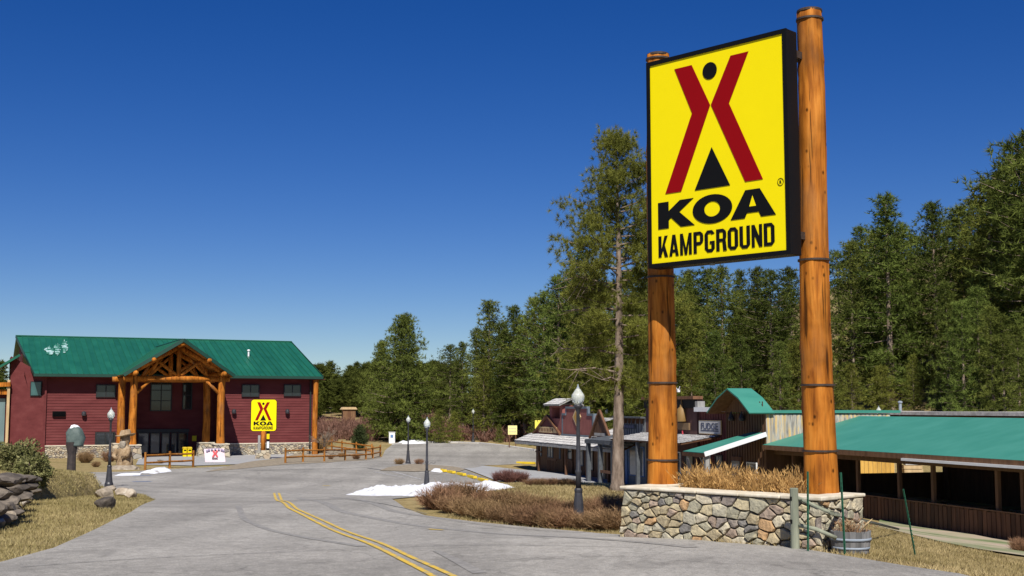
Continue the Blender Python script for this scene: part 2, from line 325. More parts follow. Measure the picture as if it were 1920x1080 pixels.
def stone_mat(name='field_stone'):
    m = bpy.data.materials.new(name); nt, b = nodes_of(m); L = nt.links
    oi = nt.nodes.new('ShaderNodeObjectInfo'); g = nt.nodes.new('ShaderNodeNewGeometry')
    r = ramp(nt, [(0, (.36,.30,.19)), (.18, (.42,.36,.23)), (.34, (.31,.29,.21)), (.5, (.39,.36,.27)), (.62, (.24,.205,.175)), (.68, (.31,.24,.185)), (.73, (.46,.41,.30)), (.9, (.18,.17,.155)), (.95, (.42,.27,.14))], 'CONSTANT'); L.new(oi.outputs['Random'], r.inputs[0])
    n = nt.nodes.new('ShaderNodeTexNoise'); n.inputs['Scale'].default_value = 7; n.inputs['Detail'].default_value = 8; n.inputs['Roughness'].default_value = .7; L.new(g.outputs['Position'], n.inputs['Vector'])
    q = ramp(nt, [(.3, (.55,.53,.52)), (.5, (.98,.98,.98)), (.7, (1.35,1.3,1.2))]); L.new(n.outputs[0], q.inputs[0])
    x = nt.nodes.new('ShaderNodeMixRGB'); x.blend_type = 'MULTIPLY'; x.inputs[0].default_value = 1; L.new(r.outputs[0], x.inputs[1]); L.new(q.outputs[0], x.inputs[2])
    L.new(x.outputs[0], b.inputs['Base Color']); b.inputs['Roughness'].default_value = .85; b.inputs['Specular IOR Level'].default_value = .2
    n2 = nt.nodes.new('ShaderNodeTexNoise'); n2.inputs['Scale'].default_value = 26; n2.inputs['Detail'].default_value = 6; L.new(g.outputs['Position'], n2.inputs['Vector'])
    bu = nt.nodes.new('ShaderNodeBump'); bu.inputs['Strength'].default_value = .8; bu.inputs['Distance'].default_value = .02; L.new(n2.outputs[0], bu.inputs['Height']); L.new(bu.outputs[0], b.inputs['Normal'])
    return m
def glass_mat(name, c, rough=.05):
    m = bpy.data.materials.new(name); nt, b = nodes_of(m); n = nt.nodes.new('ShaderNodeTexNoise'); n.inputs['Scale'].default_value = 1.5
    r = ramp(nt, [(.3, tuple(k*.7 for k in c)), (.7, c)]); nt.links.new(n.outputs[0], r.inputs[0]); nt.links.new(r.outputs[0], b.inputs['Base Color'])
    b.inputs['Roughness'].default_value = rough; b.inputs['Specular IOR Level'].default_value = .6; return m
def globe_mat():
    m = bpy.data.materials.new('lamp_glass'); nt, b = nodes_of(m)
    n = nt.nodes.new('ShaderNodeTexNoise'); n.inputs['Scale'].default_value = 6; r = ramp(nt, [(.3, (.62,.66,.60)), (.7, (.80,.83,.78))]); nt.links.new(n.outputs[0], r.inputs[0]); nt.links.new(r.outputs[0], b.inputs['Base Color'])
    b.inputs['Roughness'].default_value = .18; b.inputs['Transmission Weight'].default_value = .45; b.inputs['IOR'].default_value = 1.3; return m

m_ground = ground_mat(); m_asphalt = asphalt_mat(); m_stone = stone_mat()
m_log = log_mat('stained_log', (.19,.055,.008), (.43,.145,.018), (.58,.225,.036))
m_rail = log_mat('stained_rail', (.20,.075,.012), (.36,.145,.028), (.46,.21,.06))
m_yellow = plain('sign_yellow', (.84,.70,.0), .45, .2, var=.012); m_red = plain('sign_red', (.24,.002,.004), .5, .12, var=.02); m_black = plain('sign_black', (.005,.005,.005), .5, .15)
m_band = M('steel_band', [(.3,(.03,.022,.018)),(.7,(.07,.05,.04))], 12, rough=.6)
m_iron = M('black_iron', [(.3,(.022,.022,.026)),(.7,(.045,.045,.052))], 9, rough=.45, bump=.1, spec=.45)
m_globe = globe_mat()
m_siding = M('maroon_siding', [(.25,(.098,.024,.024)),(.5,(.128,.032,.032)),(.8,(.165,.048,.046))], 2.2, (.3,1,1), rough=.75, bump=.15, spec=.12, bscale=18)
m_greenroof = M('green_metal', [(.3,(.007,.085,.048)),(.7,(.014,.122,.07))], .6, rough=.38, bump=.05, spec=.5, rand=.12)
m_tealroof = M('teal_roofing', [(.3,(.036,.195,.145)),(.7,(.055,.235,.18))], 1.2, (1,.5,1), rough=.55, bump=.2, bscale=6, bdist=.02)
m_cap = M('sandstone_cap', [(.3,(.50,.44,.32)),(.7,(.68,.62,.50))], 6, rough=.85, bump=.4, rand=.08)
m_mortar = M('mortar', [(.3,(.16,.145,.12)),(.7,(.27,.25,.21))], 15, rough=.95)
m_dkglass = glass_mat('dark_window_glass', (.02,.026,.03)); m_glass = glass_mat('door_glass', (.06,.08,.09))
m_frame = plain('dark_window_frame', (.018,.02,.02), .5)
m_snow = M('snow', [(.28,(.36,.33,.30)),(.38,(.62,.63,.65)),(.5,(.76,.78,.82)),(.7,(.86,.87,.89))], 2.2, rough=.75, bump=.8, bscale=7, bdist=.05, coord='World')
m_conc = M('concrete', [(.3,(.27,.275,.28)),(.7,(.36,.36,.36))], 1.5, rough=.85, bump=.2, coord='World')
m_kerb = M('pale_kerb', [(.3,(.46,.45,.43)),(.7,(.6,.59,.56))], 3, rough=.85, coord='World')
def worn(name, c, under, amt=.47):
    m = M(name, [(amt-.02, under), (amt+.05, c), (.8, tuple(k*1.1 for k in c))], 7, rough=.75, bump=.1, coord='World', detail=9); return m
m_ypaint = worn('worn_yellow_paint', (.58,.39,.05), (.36,.29,.16), .44); m_bpaint = worn('worn_blue_paint', (.06,.16,.42), (.27,.27,.28), .42); m_wpaint = worn('worn_white_paint', (.46,.46,.46), (.28,.28,.28), .46)
m_tar = worn('tar_seam', (.10,.098,.095), (.2,.195,.19), .45); m_skid = worn('tyre_mark', (.205,.195,.182), (.262,.25,.23), .5)
m_stopy = M('yellow_block_paint', [(.3,(.55,.38,.02)),(.7,(.72,.52,.03))], 6, rough=.7)
m_needle = leafmat('pine_needles', (.038,.056,.013), (.20,.24,.055), .32, .3, 1.0)
m_needle2 = leafmat('pine_needles_yellowish', (.060,.076,.014), (.29,.31,.068), .35, .12, 1.4)
m_needle3 = leafmat('juniper_needles', (.03,.042,.014), (.10,.12,.05), .2, .1, 2)
m_bark = M('pine_bark', [(.3,(.09,.065,.048)),(.5,(.22,.165,.125)),(.75,(.36,.29,.23))], 6, (1,1,.3), rough=.95, bump=1.0, bscale=9, bdist=.05, rand=.15)
m_twig = leafmat('bare_twigs', (.14,.085,.042), (.38,.24,.13), .1, .15, 2); m_redtwig = leafmat('red_twigs', (.10,.050,.040), (.25,.135,.105), .1, .1, 2)
m_greytwig = leafmat('grey_twigs', (.14,.11,.085), (.34,.28,.22), .05, .1, 2)
m_straw = leafmat('dry_straw', (.32,.20,.06), (.70,.48,.18), .25, .1, 5); m_grassb = leafmat('grass_blades', (.19,.155,.06), (.46,.37,.19), .25, .1, .9)
m_leaf = leafmat('shrub_leaves', (.08,.095,.03), (.30,.30,.13), .2, .1, 2)
m_rock = M('boulder', [(.25,(.12,.10,.08)),(.5,(.30,.25,.19)),(.75,(.48,.44,.37))], 3, rough=.9, bump=.8, bdist=.05, rand=.25)
m_dkrock = M('dark_boulder', [(.3,(.045,.038,.032)),(.5,(.11,.092,.075)),(.75,(.24,.20,.155))], 3, rough=.9, bump=.9, bdist=.05, rand=.35)
m_brown = M('brown_board', [(.3,(.070,.032,.016)),(.7,(.15,.072,.036))], 5, (1,1,.15), rough=.75, bump=.4, rand=.3)
m_brown2 = M('brown_timber', [(.3,(.10,.050,.024)),(.7,(.20,.108,.054))], 5, (1,1,.15), rough=.75, bump=.4, rand=.2)
m_shake = M('weathered_shakes', [(.3,(.34,.33,.31)),(.5,(.55,.535,.51)),(.75,(.74,.73,.69))], 3.5, rough=.9, bump=.5, rand=.1)
m_slab = M('slab_wood', [(.32,(.15,.14,.13)),(.5,(.38,.35,.30)),(.62,(.55,.37,.13)),(.8,(.62,.45,.19))], 2.3, (3,3,.4), rough=.8, bump=.5, rand=.15)
m_white = plain('white_paint', (.72,.73,.73), .6); m_grey = M('grey_boards', [(.3,(.20,.20,.19)),(.7,(.34,.33,.31))], 4, (1,1,.2), rough=.8)
m_dkgrey = M('dark_slate_boards', [(.3,(.05,.055,.06)),(.7,(.10,.11,.12))], 4, rough=.8); m_brick = M('red_store_board', [(.3,(.19,.060,.050)),(.7,(.27,.095,.08))], 4, (1,1,.3), rough=.8)
m_maroon = M('maroon_batten', [(.3,(.075,.020,.020)),(.7,(.12,.036,.034))], 5, (1,1,.2), rough=.8); m_bluegrey = plain('blue_grey_trim', (.11,.135,.16), .7)
m_blue = plain('blue_trim', (.10,.2,.42), .6); m_tan = M('tan_wood', [(.3,(.40,.28,.14)),(.7,(.58,.43,.24))], 6, (1,1,.2), rough=.8)
m_floor = M('dark_deck', [(.3,(.05,.045,.04)),(.7,(.09,.08,.07))], 3, rough=.9)
m_green_post = M('treated_post', [(.3,(.15,.165,.12)),(.7,(.30,.31,.23))], 7, (1,1,.2), rough=.85, bump=.5); m_tpost = plain('green_steel', (.012,.085,.045), .5)
m_stave = M('weathered_stave', [(.3,(.09,.09,.088)),(.5,(.17,.17,.168)),(.75,(.27,.265,.26))], 6, (1,1,.12), rough=.9, bump=.5, rand=.2)
m_hoop = M('galvanised_hoop', [(.3,(.20,.24,.28)),(.7,(.30,.34,.39))], 9, rough=.6); m_pink = plain('pale_pink_vinyl', (.60,.47,.50), .5)
m_canyellow = plain('yellow_plastic', (.75,.58,.0), .4); m_turf = M('turf_path', [(.35,(.13,.17,.07)),(.5,(.34,.30,.20)),(.65,(.42,.31,.25))], .35, rough=.95, bump=.6, bscale=20, coord='World')
m_soil = M('dark_soil', [(.3,(.06,.045,.03)),(.7,(.13,.10,.065))], 8, rough=.95, bump=.8); m_soil2 = M('gravel_bed', [(.3,(.17,.14,.10)),(.7,(.32,.27,.20))], 5, rough=.95, bump=.8, coord='World')

# ================================================================== the ground, road and paths
def axis(lo, hi, step, far):
    a = list(np.arange(lo, hi + .01, step)); s = step; x = a[-1]
    while x < far: s *= 1.18; x += s; a.append(x)
    s = step; x = a[0]
    while x > -far: s *= 1.18; x -= s; a.insert(0, x)
    return np.array(a)
gx, gy = axis(-44, 44, .9, 3000), axis(6, 130, .9, 3000)
GX, GY = np.meshgrid(gx, gy); GZ = zg(GX, GY)
nx, ny = len(gx), len(gy); I = np.arange(nx * ny).reshape(ny, nx)
Q = np.stack([I[:-1, :-1], I[:-1, 1:], I[1:, 1:], I[1:, :-1]], -1).reshape(-1, 4)
me = bpy.data.meshes.new('ground'); me.from_pydata(np.stack([GX, GY, GZ], -1).reshape(-1, 3).tolist(), [], Q.tolist()); me.update()
for p in me.polygons: p.use_smooth = True
link('ground', me, m_ground, kind='structure')

def gp(*pl): return [G(*p).xy for p in pl]
road_right = gp((1800,1079),(1700,1064),(1600,1047),(1490,1029),(1350,1019),(1160,1004),(1085,998),(1000,991),(900,981),(800,969),(760,955),(735,937))
road_out = [(-11,-14),(-10,4),(-8.4,14)] + gp((0,1057),(100,1030),(180,994),(245,962),(290,938),(272,929),(215,919),(150,903),(80,894),(20,890)) + [(-40,72)] + gp((20,881),(75,887),(240,885),(300,881),(365,878),(450,874),(540,870),(620,866),(716,858),(722,845),(736,834),(800,831),(900,833),(1000,846),(1060,851)) + [(8,96),(5,88)] + gp((1000,868),(905,873),(868,880),(930,905),(955,911),(840,926)) + road_right[::-1] + [(8.2,4),(10,-14)]
road = sheet('road', road_out, .022, m_asphalt, .9)
sheet('entrance_plaza', gp((255,872),(365,874),(450,871),(535,868),(600,846),(520,846),(440,848),(330,852),(262,856)), .03, m_conc, 1.2)
sheet('sidewalk', gp((870,880),(905,874),(1010,884),(1140,898)) + [(6.5,60),(4.5,58)] + gp((1050,905),(985,905),(935,904)), .045, m_conc, 1.0)
sheet('parking_island', gp((712,884),(728,878),(760,873),(800,872),(850,876),(872,882),(860,886),(820,884),(780,886)), .05, m_soil2, .8)
sheet('planting_bed', gp((385,886),(535,872),(620,868),(714,858),(716,846),(640,838),(600,842),(560,850)), .034, m_soil2, 1.0)
# kerb along the far side of the car park
kp = gp((736,834),(800,830.5),(860,831),(900,832.5),(950,838),(1000,845.5),(1060,850.5)); k = MB()
for a, b in zip(kp[:-1], kp[1:]):
    n = max(1, int((b - a).length / 2))
    for i in range(n):
        p, q = a.lerp(b, i / n), a.lerp(b, (i + .99) / n)
        k.bar((p.x, p.y, zgf(*p) + .06), (q.x, q.y, zgf(*q) + .06), .2, .17)
k.build('far_kerb', m_kerb, kind='structure', bevel=.01)
# paint and seams on the asphalt
def px_strip(name, pl, w, mat, dz=.03, jit=0.0): return strip(name, gp(*pl), w, dz, mat, None, jit)
px_strip('centre_line', [(514,926),(517,937),(541,955),(600,985),(680,1018),(750,1052),(800,1078),(830,1095)], .085, m_ypaint, .034)
px_strip('centre_line', [(523,926),(528,940),(556,957),(620,985),(705,1018),(772,1050),(836,1078),(872,1095)], .085, m_ypaint, .034)
px_strip('lane_dash', [(803,995),(830,997)], .13, m_ypaint, .034); px_strip('lane_dash', [(605,912),(619,912)], .18, m_ypaint, .034)
for y in (893.5, 904.5): px_strip('accessible_bay_line', [(249,y),(284,y-.6)], .16, m_bpaint, .034)
px_strip('bay_line', [(700,886),(760,897)], .12, m_wpaint, .034); px_strip('bay_line', [(735,885),(790,900)], .12, m_wpaint, .034)
px_strip('tar_seam', [(0,890),(300,888),(500,883),(690,878)], .09, m_tar, .03, .02)
px_strip('tar_seam', [(150,938),(400,937),(640,938),(800,966)], .035, m_tar, .03, .015)
px_strip('tar_seam', [(40,1068),(180,1056),(380,1045),(680,1031),(900,1024),(1200,1030)], .022, m_tar, .03, .012)
px_strip('tar_seam', [(690,879),(730,884),(790,884)], .22, m_tar, .032, .03)
px_strip('tyre_mark', [(446,950),(456,975),(500,995),(580,1012),(680,1028)], .16, m_skid, .028)
px_strip('tyre_mark', [(818,1036),(850,1052),(900,1079)], (.12,.2), m_skid, .029)
px_strip('tyre_mark', [(560,935),(640,962),(760,985),(900,1000),(1100,1012),(1300,1030)], .22, m_skid, .027)
px_strip('tyre_mark', [(620,934),(740,962),(900,985),(1100,1001)], .2, m_skid, .027)
# path of worn turf beside the pavilion
path_lo = gp((1640,988),(1700,1003),(1760,1018),(1830,1032),(1919,1045)); path_hi = gp((1919,1022),(1860,1012),(1790,998),(1720,986),(1650,974))
sheet('turf_path', path_lo + [(19,24),(21,26)] + path_hi, .05, m_turf, .5)

# ================================================================== the big sign on its log poles
PR, PL = Vector((5.02, 20.2)), Vector((2.74, 22.5))
SN = Vector((-.7071, -.7071)); SDIR = Vector((.7071, -.7071))          # towards the viewer; to the viewer's right
fr = Vector((4.51, 19.68)); fl = fr - SDIR * 2.93; SW = 2.93
zt_, zb_ = at(1467, 60, 19.7).z + .06, at(1467, 470, 19.7).z - .06
SH = zt_ - zb_
sc_ = (fr + fl) / 2
sign = thing('roadside_sign', 'huge yellow KOA KAMPGROUND sign hung on two thick orange log poles', 'sign', (sc_.x, sc_.y, zgf(sc_.x, sc_.y)), math.atan2(SDIR.y, SDIR.x))
Z0 = zb_ - sign.location.z
def logpole(h, r0, r1, seed, n=28):
    rg = random.Random(seed); rings = int(h / .14); V = []; F = []; kn = [(rg.uniform(0, 6.28), rg.uniform(.3, h), rg.uniform(.008, .022)) for _ in range(int(h * 9))]
    for i in range(rings + 1):
        z = h * i / rings; t = z / h; r = r0 + (r1 - r0) * t + .05 * math.exp(-z * 3) * (r0 / .27); dx = .02 * math.sin(z * .9 + seed)
        for k_ in range(n):
            a = 2 * math.pi * k_ / n; rr = r + .006 * math.sin(3 * a + z + seed) + .004 * math.sin(7 * a - 2 * z)
            for (ka, kz, kh) in kn:
                da = (a - ka + math.pi) % (2 * math.pi) - math.pi; d = (da * r / .045) ** 2 + ((z - kz) / .07) ** 2
                if d < 5: rr += kh * math.exp(-d)
            V.append((dx + rr * math.cos(a), rr * math.sin(a), z))
    for i in range(rings):
        for k_ in range(n): F.append((i*n+k_, i*n+(k_+1)%n, (i+1)*n+(k_+1)%n, (i+1)*n+k_))
    F.append(tuple(rings*n+k_ for k_ in range(n))); m = MB(); m.add(V, F); return m
def in_sign(p):
    d = Vector((p[0], p[1])) - sc_; return Vector((d.dot(SDIR), -d.dot(SN), 0))
for (P, topy, seed, bands) in ((PR, 22, 1, (915-70, 722, 488, 38)), (PL, 104, 5, (862, 718, 520, 112))):
    c = in_sign(P); base = 2.06 - .55; top = at(960 + P.x / P.y * FPX * .985, topy, P.y).z
    h = top - base
    pole = logpole(h, .275, .205, seed).build('log_pole', m_log, sign, smooth=True); pole.location = (c.x, c.y, base - sign.location.z)
    MB().lathe([(.2, 0), (.212, .0), (.212, .035), (.19, .05)], 24, (.02 * math.sin(h * .9 + seed), 0, h - .02)).build('pole_cap', m_band, pole)
    for by in bands:
        bz = at(960 + P.x / P.y * FPX, by, P.y).z - base; r = .275 - .07 * bz / h + .012
        MB().lathe([(r, -.016), (r + .012, -.016), (r + .012, .016), (r, .016)], 28, (.02 * math.sin(bz * .9 + seed), 0, bz)).build('steel_band', m_band, pole)
D = .32
cab = MB().box(-SW/2, SW/2, .03, D, Z0, Z0+SH).build('cabinet', m_black, sign, bevel=.012)
fw = .075; f = MB()
f.box(-SW/2, SW/2, -.012, .03, Z0+SH-fw, Z0+SH); f.box(-SW/2, SW/2, -.012, .03, Z0, Z0+fw); f.box(-SW/2, -SW/2+fw, -.012, .03, Z0+fw, Z0+SH-fw); f.box(SW/2-fw, SW/2, -.012, .03, Z0+fw, Z0+SH-fw)
f.build('frame', m_black, sign)
MB().box(-SW/2+fw, SW/2-fw, .008, .029, Z0+fw, Z0+SH-fw).build('sign_face', m_yellow, sign)
for s, P in ((1, PR), (-1, PL)):
    c = in_sign(P)
    for zz in (.35, SH-.35): MB().box(s*(SW/2)-(.2 if s>0 else -.02), s*(SW/2)-(.03 if s>0 else -.2), D, c.y - .0, Z0+zz-.06, Z0+zz+.06).build('mounting_bracket', m_band, sign)
MB().tube([(-.2, .16, Z0-.03), (-.2,.16,Z0+.02)], .05, 8).build('drain_fitting', m_hoop, sign)
def _ring(x0, z0, x1, z1, tx, tz, arcs):
    """pieces of a rounded block ring; arcs lists which of l r t b and corners to keep"""
    c = .26; P = []; o = [(x0,z0+c*.6),(x0+c,z0),(x1-c,z0),(x1,z0+c*.6),(x1,z1-c*.6),(x1-c,z1),(x0+c,z1),(x0,z1-c*.6)]
    i = [(x0+tx,z0+c*.6+tz*.3),(x0+c+tx*.25,z0+tz),(x1-c-tx*.25,z0+tz),(x1-tx,z0+c*.6+tz*.3),(x1-tx,z1-c*.6-tz*.3),(x1-c-tx*.25,z1-tz),(x0+c+tx*.25,z1-tz),(x0+tx,z1-c*.6-tz*.3)]
    for k in arcs: P.append([o[k], o[(k+1) % 8], i[(k+1) % 8], i[k]])
    return P
def _r(a, b, c, d): return [(a,b),(c,b),(c,d),(a,d)]
GLY = {'K': [_r(0,0,.32,1), [(.32,.36),(.66,1),(1,1),(.32,.08+.0)] , [(.40,.52),(.62,.66),(1.02,0),(.68,0)]],
 'A': [[(0,0),(.30,0),(.62,1),(.34,1)], [(1,0),(.70,0),(.38,1),(.66,1)], _r(.24,.17,.76,.31)], 'M': [_r(0,0,.24,1), _r(.76,0,1,1), [(.24,1),(.24,.62),(.40,0),(.5,.0),(.5,.30)], [(.76,1),(.76,.62),(.60,0),(.5,0),(.5,.30)]],
 'P': [_r(0,0,.32,1), _r(.32,.85,.7,1), _r(.32,.38,.7,.53), [(.7,1),(.94,.9),(1,.8),(.68,.8),(.66,.85)], _r(.68,.58,1,.8), [(.7,.38),(.94,.48),(1,.58),(.68,.58),(.66,.53)]],
 'G': _ring(0,0,1,1,.32,.15,(0,1,2,4,5,6,7)) + [_r(.68,.156,1,.5), _r(.52,.38,.68,.5)], 'R': [_r(0,0,.32,1), _r(.32,.85,.7,1), _r(.32,.42,.7,.56), [(.7,1),(.94,.9),(1,.8),(.68,.8),(.66,.85)], _r(.68,.62,1,.8), [(.7,.42),(.94,.50),(1,.62),(.68,.62),(.66,.56)], [(.62,.46),(.94,.46),(1.04,0),(.70,0)]],
 'O': _ring(0,0,1,1,.32,.15,range(8)), 'U': _ring(0,0,1,1,.32,.15,(0,1,2)) + [_r(0,.156,.32,1), _r(.68,.156,1,1)], 'N': [_r(0,0,.28,1), _r(.72,0,1,1), [(.28,1),(.28,.55),(.72,0),(.72,.45)]], 'D': [_r(0,0,.32,1), _r(.32,.85,.74,1), _r(.32,0,.74,.15)] + _ring(0,0,1,1,.32,.15,(2,3,4))}
def koa_emblem(parent, W_, H_, z0, y=.004, dep=.006, fw_=0.0, kamp=True):
    """emblem drawn on a face of W_ x H_ centred on x=0 with its lower edge at z0"""
    def X(u): return (u - .5) * W_
    def Zc(v): return z0 + (1 - v) * H_
    def poly(name, pts, mat):
        MB().prism([(X(u), Zc(v)) for u, v in pts], y - dep, y).build(name, mat, parent)
    poly('red_stroke', [(.20,.045),(.335,.045),(.475,.245),(.325,.265),(.32,.262)][:2] + [(.472,.262),(.24,.66),(.115,.66),(.333,.283)], m_red)
    poly('red_stroke', [(.76,.045),(.63,.045),(.478,.262),(.72,.66),(.845,.66),(.612,.273)], m_red)
    n = 28; poly('black_dot', [(.4725+.054*math.cos(2*math.pi*i/n), .094+.054*W_/H_*math.sin(2*math.pi*i/n)) for i in range(n)], m_black)
    poly('black_tent', [(.478,.468),(.345,.665),(.61,.665)], m_black)
    # K O A
    a, b = .70, .832
    def L(pts, u0, u1): return [(u0 + (u1-u0)*p, a + (b-a)*q) for p, q in pts]
    poly('letter_k', L([(0,0),(.30,0),(.30,.36),(.62,0),(1,0),(.60,.44),(1.02,1),(.64,1),(.37,.62),(.30,.70),(.30,1),(0,1)], .055, .335), m_black)
    oc, orx, ory = (.475, (a+b)/2), .148, (b-a)/2*1.06
    ring = MB(); n = 36; o_, i_ = [], []
    for k_ in range(n):
        t = 2*math.pi*k_/n; cx, cz = math.cos(t), math.sin(t)
        o_.append((oc[0]+orx*cx, oc[1]+ory*cz)); i_.append((oc[0]+orx*.40*cx, oc[1]+ory*.52*cz))
    V = [(X(u), y-dep, Zc(v)) for u, v in o_+i_] + [(X(u), y, Zc(v)) for u, v in o_+i_]; F = []
    for k_ in range(n):
        k2 = (k_+1) % n; F += [(k_, k2, n+k2, n+k_), (k_, 2*n+k_, 2*n+k2, k2), (n+k_, n+k2, 3*n+k2, 3*n+k_)]
    ring.add(V, F); ring.build('letter_o', m_black, parent)
    poly('letter_a', L([(.34,0),(.66,0),(1,1),(.68,1),(.63,.82),(.37,.82),(.32,1),(0,1)], .61, .93), m_black)
    tri = MB().prism([(X(u), Zc(v)) for u, v in L([(.5,.22),(.575,.60),(.425,.60)], .61, .93)], y-dep-.0015, y-dep+.0005); tri.build('letter_a_gap', m_yellow, parent)
    if kamp:
        for k_, ch in enumerate('KAMPGROUND'):
            wd_ = {'M': 1.22}.get(ch, 1.0); tot = 9 + 1.22; pre = sum({'M': 1.22}.get(q, 1.0) for q in 'KAMPGROUND'[:k_])
            u0 = .055 + .875*pre/tot; uw = .875*wd_/tot*.86; m = MB()
            for n_, pc in enumerate(GLY[ch]): m.prism([(X(u0+uw*p), Zc(.972-.105*q)) for p, q in pc], y-dep-.0004*n_, y)
            m.build('letter_'+ch.lower(), m_black, parent)
koa_emblem(sign, SW-2*fw, SH-2*fw, Z0+fw)
o = link('registered_mark', text_mesh('R', .035, .05, .02, .006), m_black, sign); o.location = (SW/2-.17, .003, Z0+fw+(SH-2*fw)*.315)
rg_ = MB(); n = 20
for k_ in range(n):
    a0, a1 = 2*math.pi*k_/n, 2*math.pi*(k_+1)/n
    rg_.bar((.055*math.cos(a0), 0, .06*math.sin(a0)), (.055*math.cos(a1), 0, .06*math.sin(a1)), .006, .008, (0,1,0))
o = rg_.build('registered_ring', m_black, sign); o.location = (SW/2-.17, .003, Z0+fw+(SH-2*fw)*.315)

# ================================================================== stone planter under the sign
def clip(poly, p, q):
    """keep the side of the bisector nearer p"""
    m = ((p[0]+q[0])/2, (p[1]+q[1])/2); d = (q[0]-p[0], q[1]-p[1]); out = []
    def s(a): return (a[0]-m[0])*d[0] + (a[1]-m[1])*d[1]
    for i, a in enumerate(poly):
        b = poly[(i+1) % len(poly)]; sa, sb = s(a), s(b)
        if sa <= 0: out.append(a)
        if sa * sb < 0: t = sa/(sa-sb); out.append((a[0]+(b[0]-a[0])*t, a[1]+(b[1]-a[1])*t))
    return out
def voronoi(w, h, n, rg, relax=2, ax=.72):
    P = []; big = max(2, n//8)
    for it in range(n*60):
        q = (rg.uniform(0, w*ax), rg.uniform(0, h)); r = math.sqrt(w*ax*h/n)
        k = r*1.35 if len(P) < big else r*.72
        if all(math.hypot(q[0]-p[0], q[1]-p[1]) > (k if i >= big else r*1.25) for i, p in enumerate(P)): P.append(q)
        if len(P) >= n: break
    for it in range(relax + 1):
        C = []
        for i, p in enumerate(P):
            c = [(0,0),(w*ax,0),(w*ax,h),(0,h)]
            for j, q in enumerate(P):
                if j != i and abs(p[0]-q[0]) + abs(p[1]-q[1]) < 1.2: c = clip(c, p, q)
            C.append(c)
        if it < relax: P = [(p[0]*.45+.55*sum(v[0] for v in c)/len(c), p[1]*.45+.55*sum(v[1] for v in c)/len(c)) for p, c in zip(P, C)]
    return [[(x/ax, z) for x, z in c] for c in C]
def stone_mesh(cell, rg, joint=.009, proud=.05):
    cx = sum(p[0] for p in cell)/len(cell); cz = sum(p[1] for p in cell)/len(cell); ring = []
    for i, a in enumerate(cell):
        b = cell[(i+1) % len(cell)]
        if math.hypot(b[0]-a[0], b[1]-a[1]) < .012: continue
        ring.append(a)
        if math.hypot(b[0]-a[0], b[1]-a[1]) > .09: ring.append(((a[0]+b[0])/2+rg.uniform(-.008,.008), (a[1]+b[1])/2+rg.uniform(-.008,.008)))
    if len(ring) < 3: return None
    def ins(d):
        o = []
        for x, z in ring:
            l = math.hypot(x-cx, z-cz) or 1; k_ = max(.2, (l-d)/l); o.append((cx+(x-cx)*k_, cz+(z-cz)*k_))
        return o
    n = len(ring); pr = proud*rg.uniform(.5,1.3); tilt = rg.uniform(-.12,.12); tz = rg.uniform(-.12,.12)
    V = [(x, .03, z) for x, z in ins(joint)] + [(x, -pr*.45, z) for x, z in ins(joint+rg.uniform(0,.006))]
    V += [(x, -pr+tilt*(x-cx)+tz*(z-cz)+rg.uniform(-.006,.006), z) for x, z in ins(joint+.017)]
    V.append((cx+rg.uniform(-.02,.02), -pr-.010*rg.random(), cz)); F = []
    for i in range(n):
        j = (i+1) % n; F += [(i, j, n+j, n+i), (n+i, n+j, 2*n+j, 2*n+i), (2*n+i, 2*n+j, 3*n)]
    return MB().add(V, F)
WR, WL = Vector((4.74, 19.08)), Vector((1.99, 21.82))
wd = (WR - WL); WLEN = wd.length; wd = wd.normalized(); wz = 1.02; WTOP = 2.06 - wz
pl_ = thing('stone_planter', 'low fieldstone planter wall with pale stone cap below the tall log poles', 'planter', (WL.x, WL.y, wz), math.atan2(wd.y, wd.x))
hw = WTOP - .0
MB().prism([(0, 0), (WLEN, 0), (WLEN, hw), (0, hw)], .03, .36).build('wall_core', m_mortar, pl_)
MB().box(WLEN-.33, WLEN-.02, .36, 1.0, 0, hw).box(.02, .33, .36, 1.0, 0, hw).box(.02, WLEN-.02, 1.0, 1.24, -.6, hw).build('side_wall', m_mortar, pl_)
rs = random.Random(3)
for c in voronoi(WLEN, hw, 150, rs, 0):
    sm = stone_mesh(c, rs)
    if sm:
        sm.v = [(x + (x/WLEN-.5)*.14*(1-z/hw), y - .10*(1-z/hw), z) for x, y, z in sm.v]
        sm.build('stone', m_stone, pl_)
for (x0, rz_, n_, off) in ((WLEN, math.pi/2, 46, 0), (0, -math.pi/2, 40, 1)):
    for c in voronoi(1.25, hw, n_, rs, 1):
        sm = stone_mesh(c, rs)
        if sm:
            o = sm.build('stone', m_stone, pl_); o.rotation_euler.z = rz_; o.location = (x0 + (-.01 if off == 0 else .01), .0 if off == 0 else 1.25, 0)
x = -.07; 
while x < WLEN + .06:
    w_ = min(rs.uniform(.55, 1.0), WLEN + .08 - x)
    if w_ < .25: break
    MB().box(x+.004, x+w_-.004, -.09+rs.uniform(-.015,.015), .42, hw+.004, hw+.062+rs.uniform(-.006,.006)).build('cap_stone', m_cap, pl_, bevel=.018); x += w_
for xx in (-.05, WLEN-.37): MB().box(xx, xx+.42, .43, 1.30, hw+.003, hw+.058).build('cap_stone', m_cap, pl_, bevel=.018)
MB().box(.33, WLEN-.33, .37, 1.05, .2, hw-.06).build('soil', m_soil, pl_)
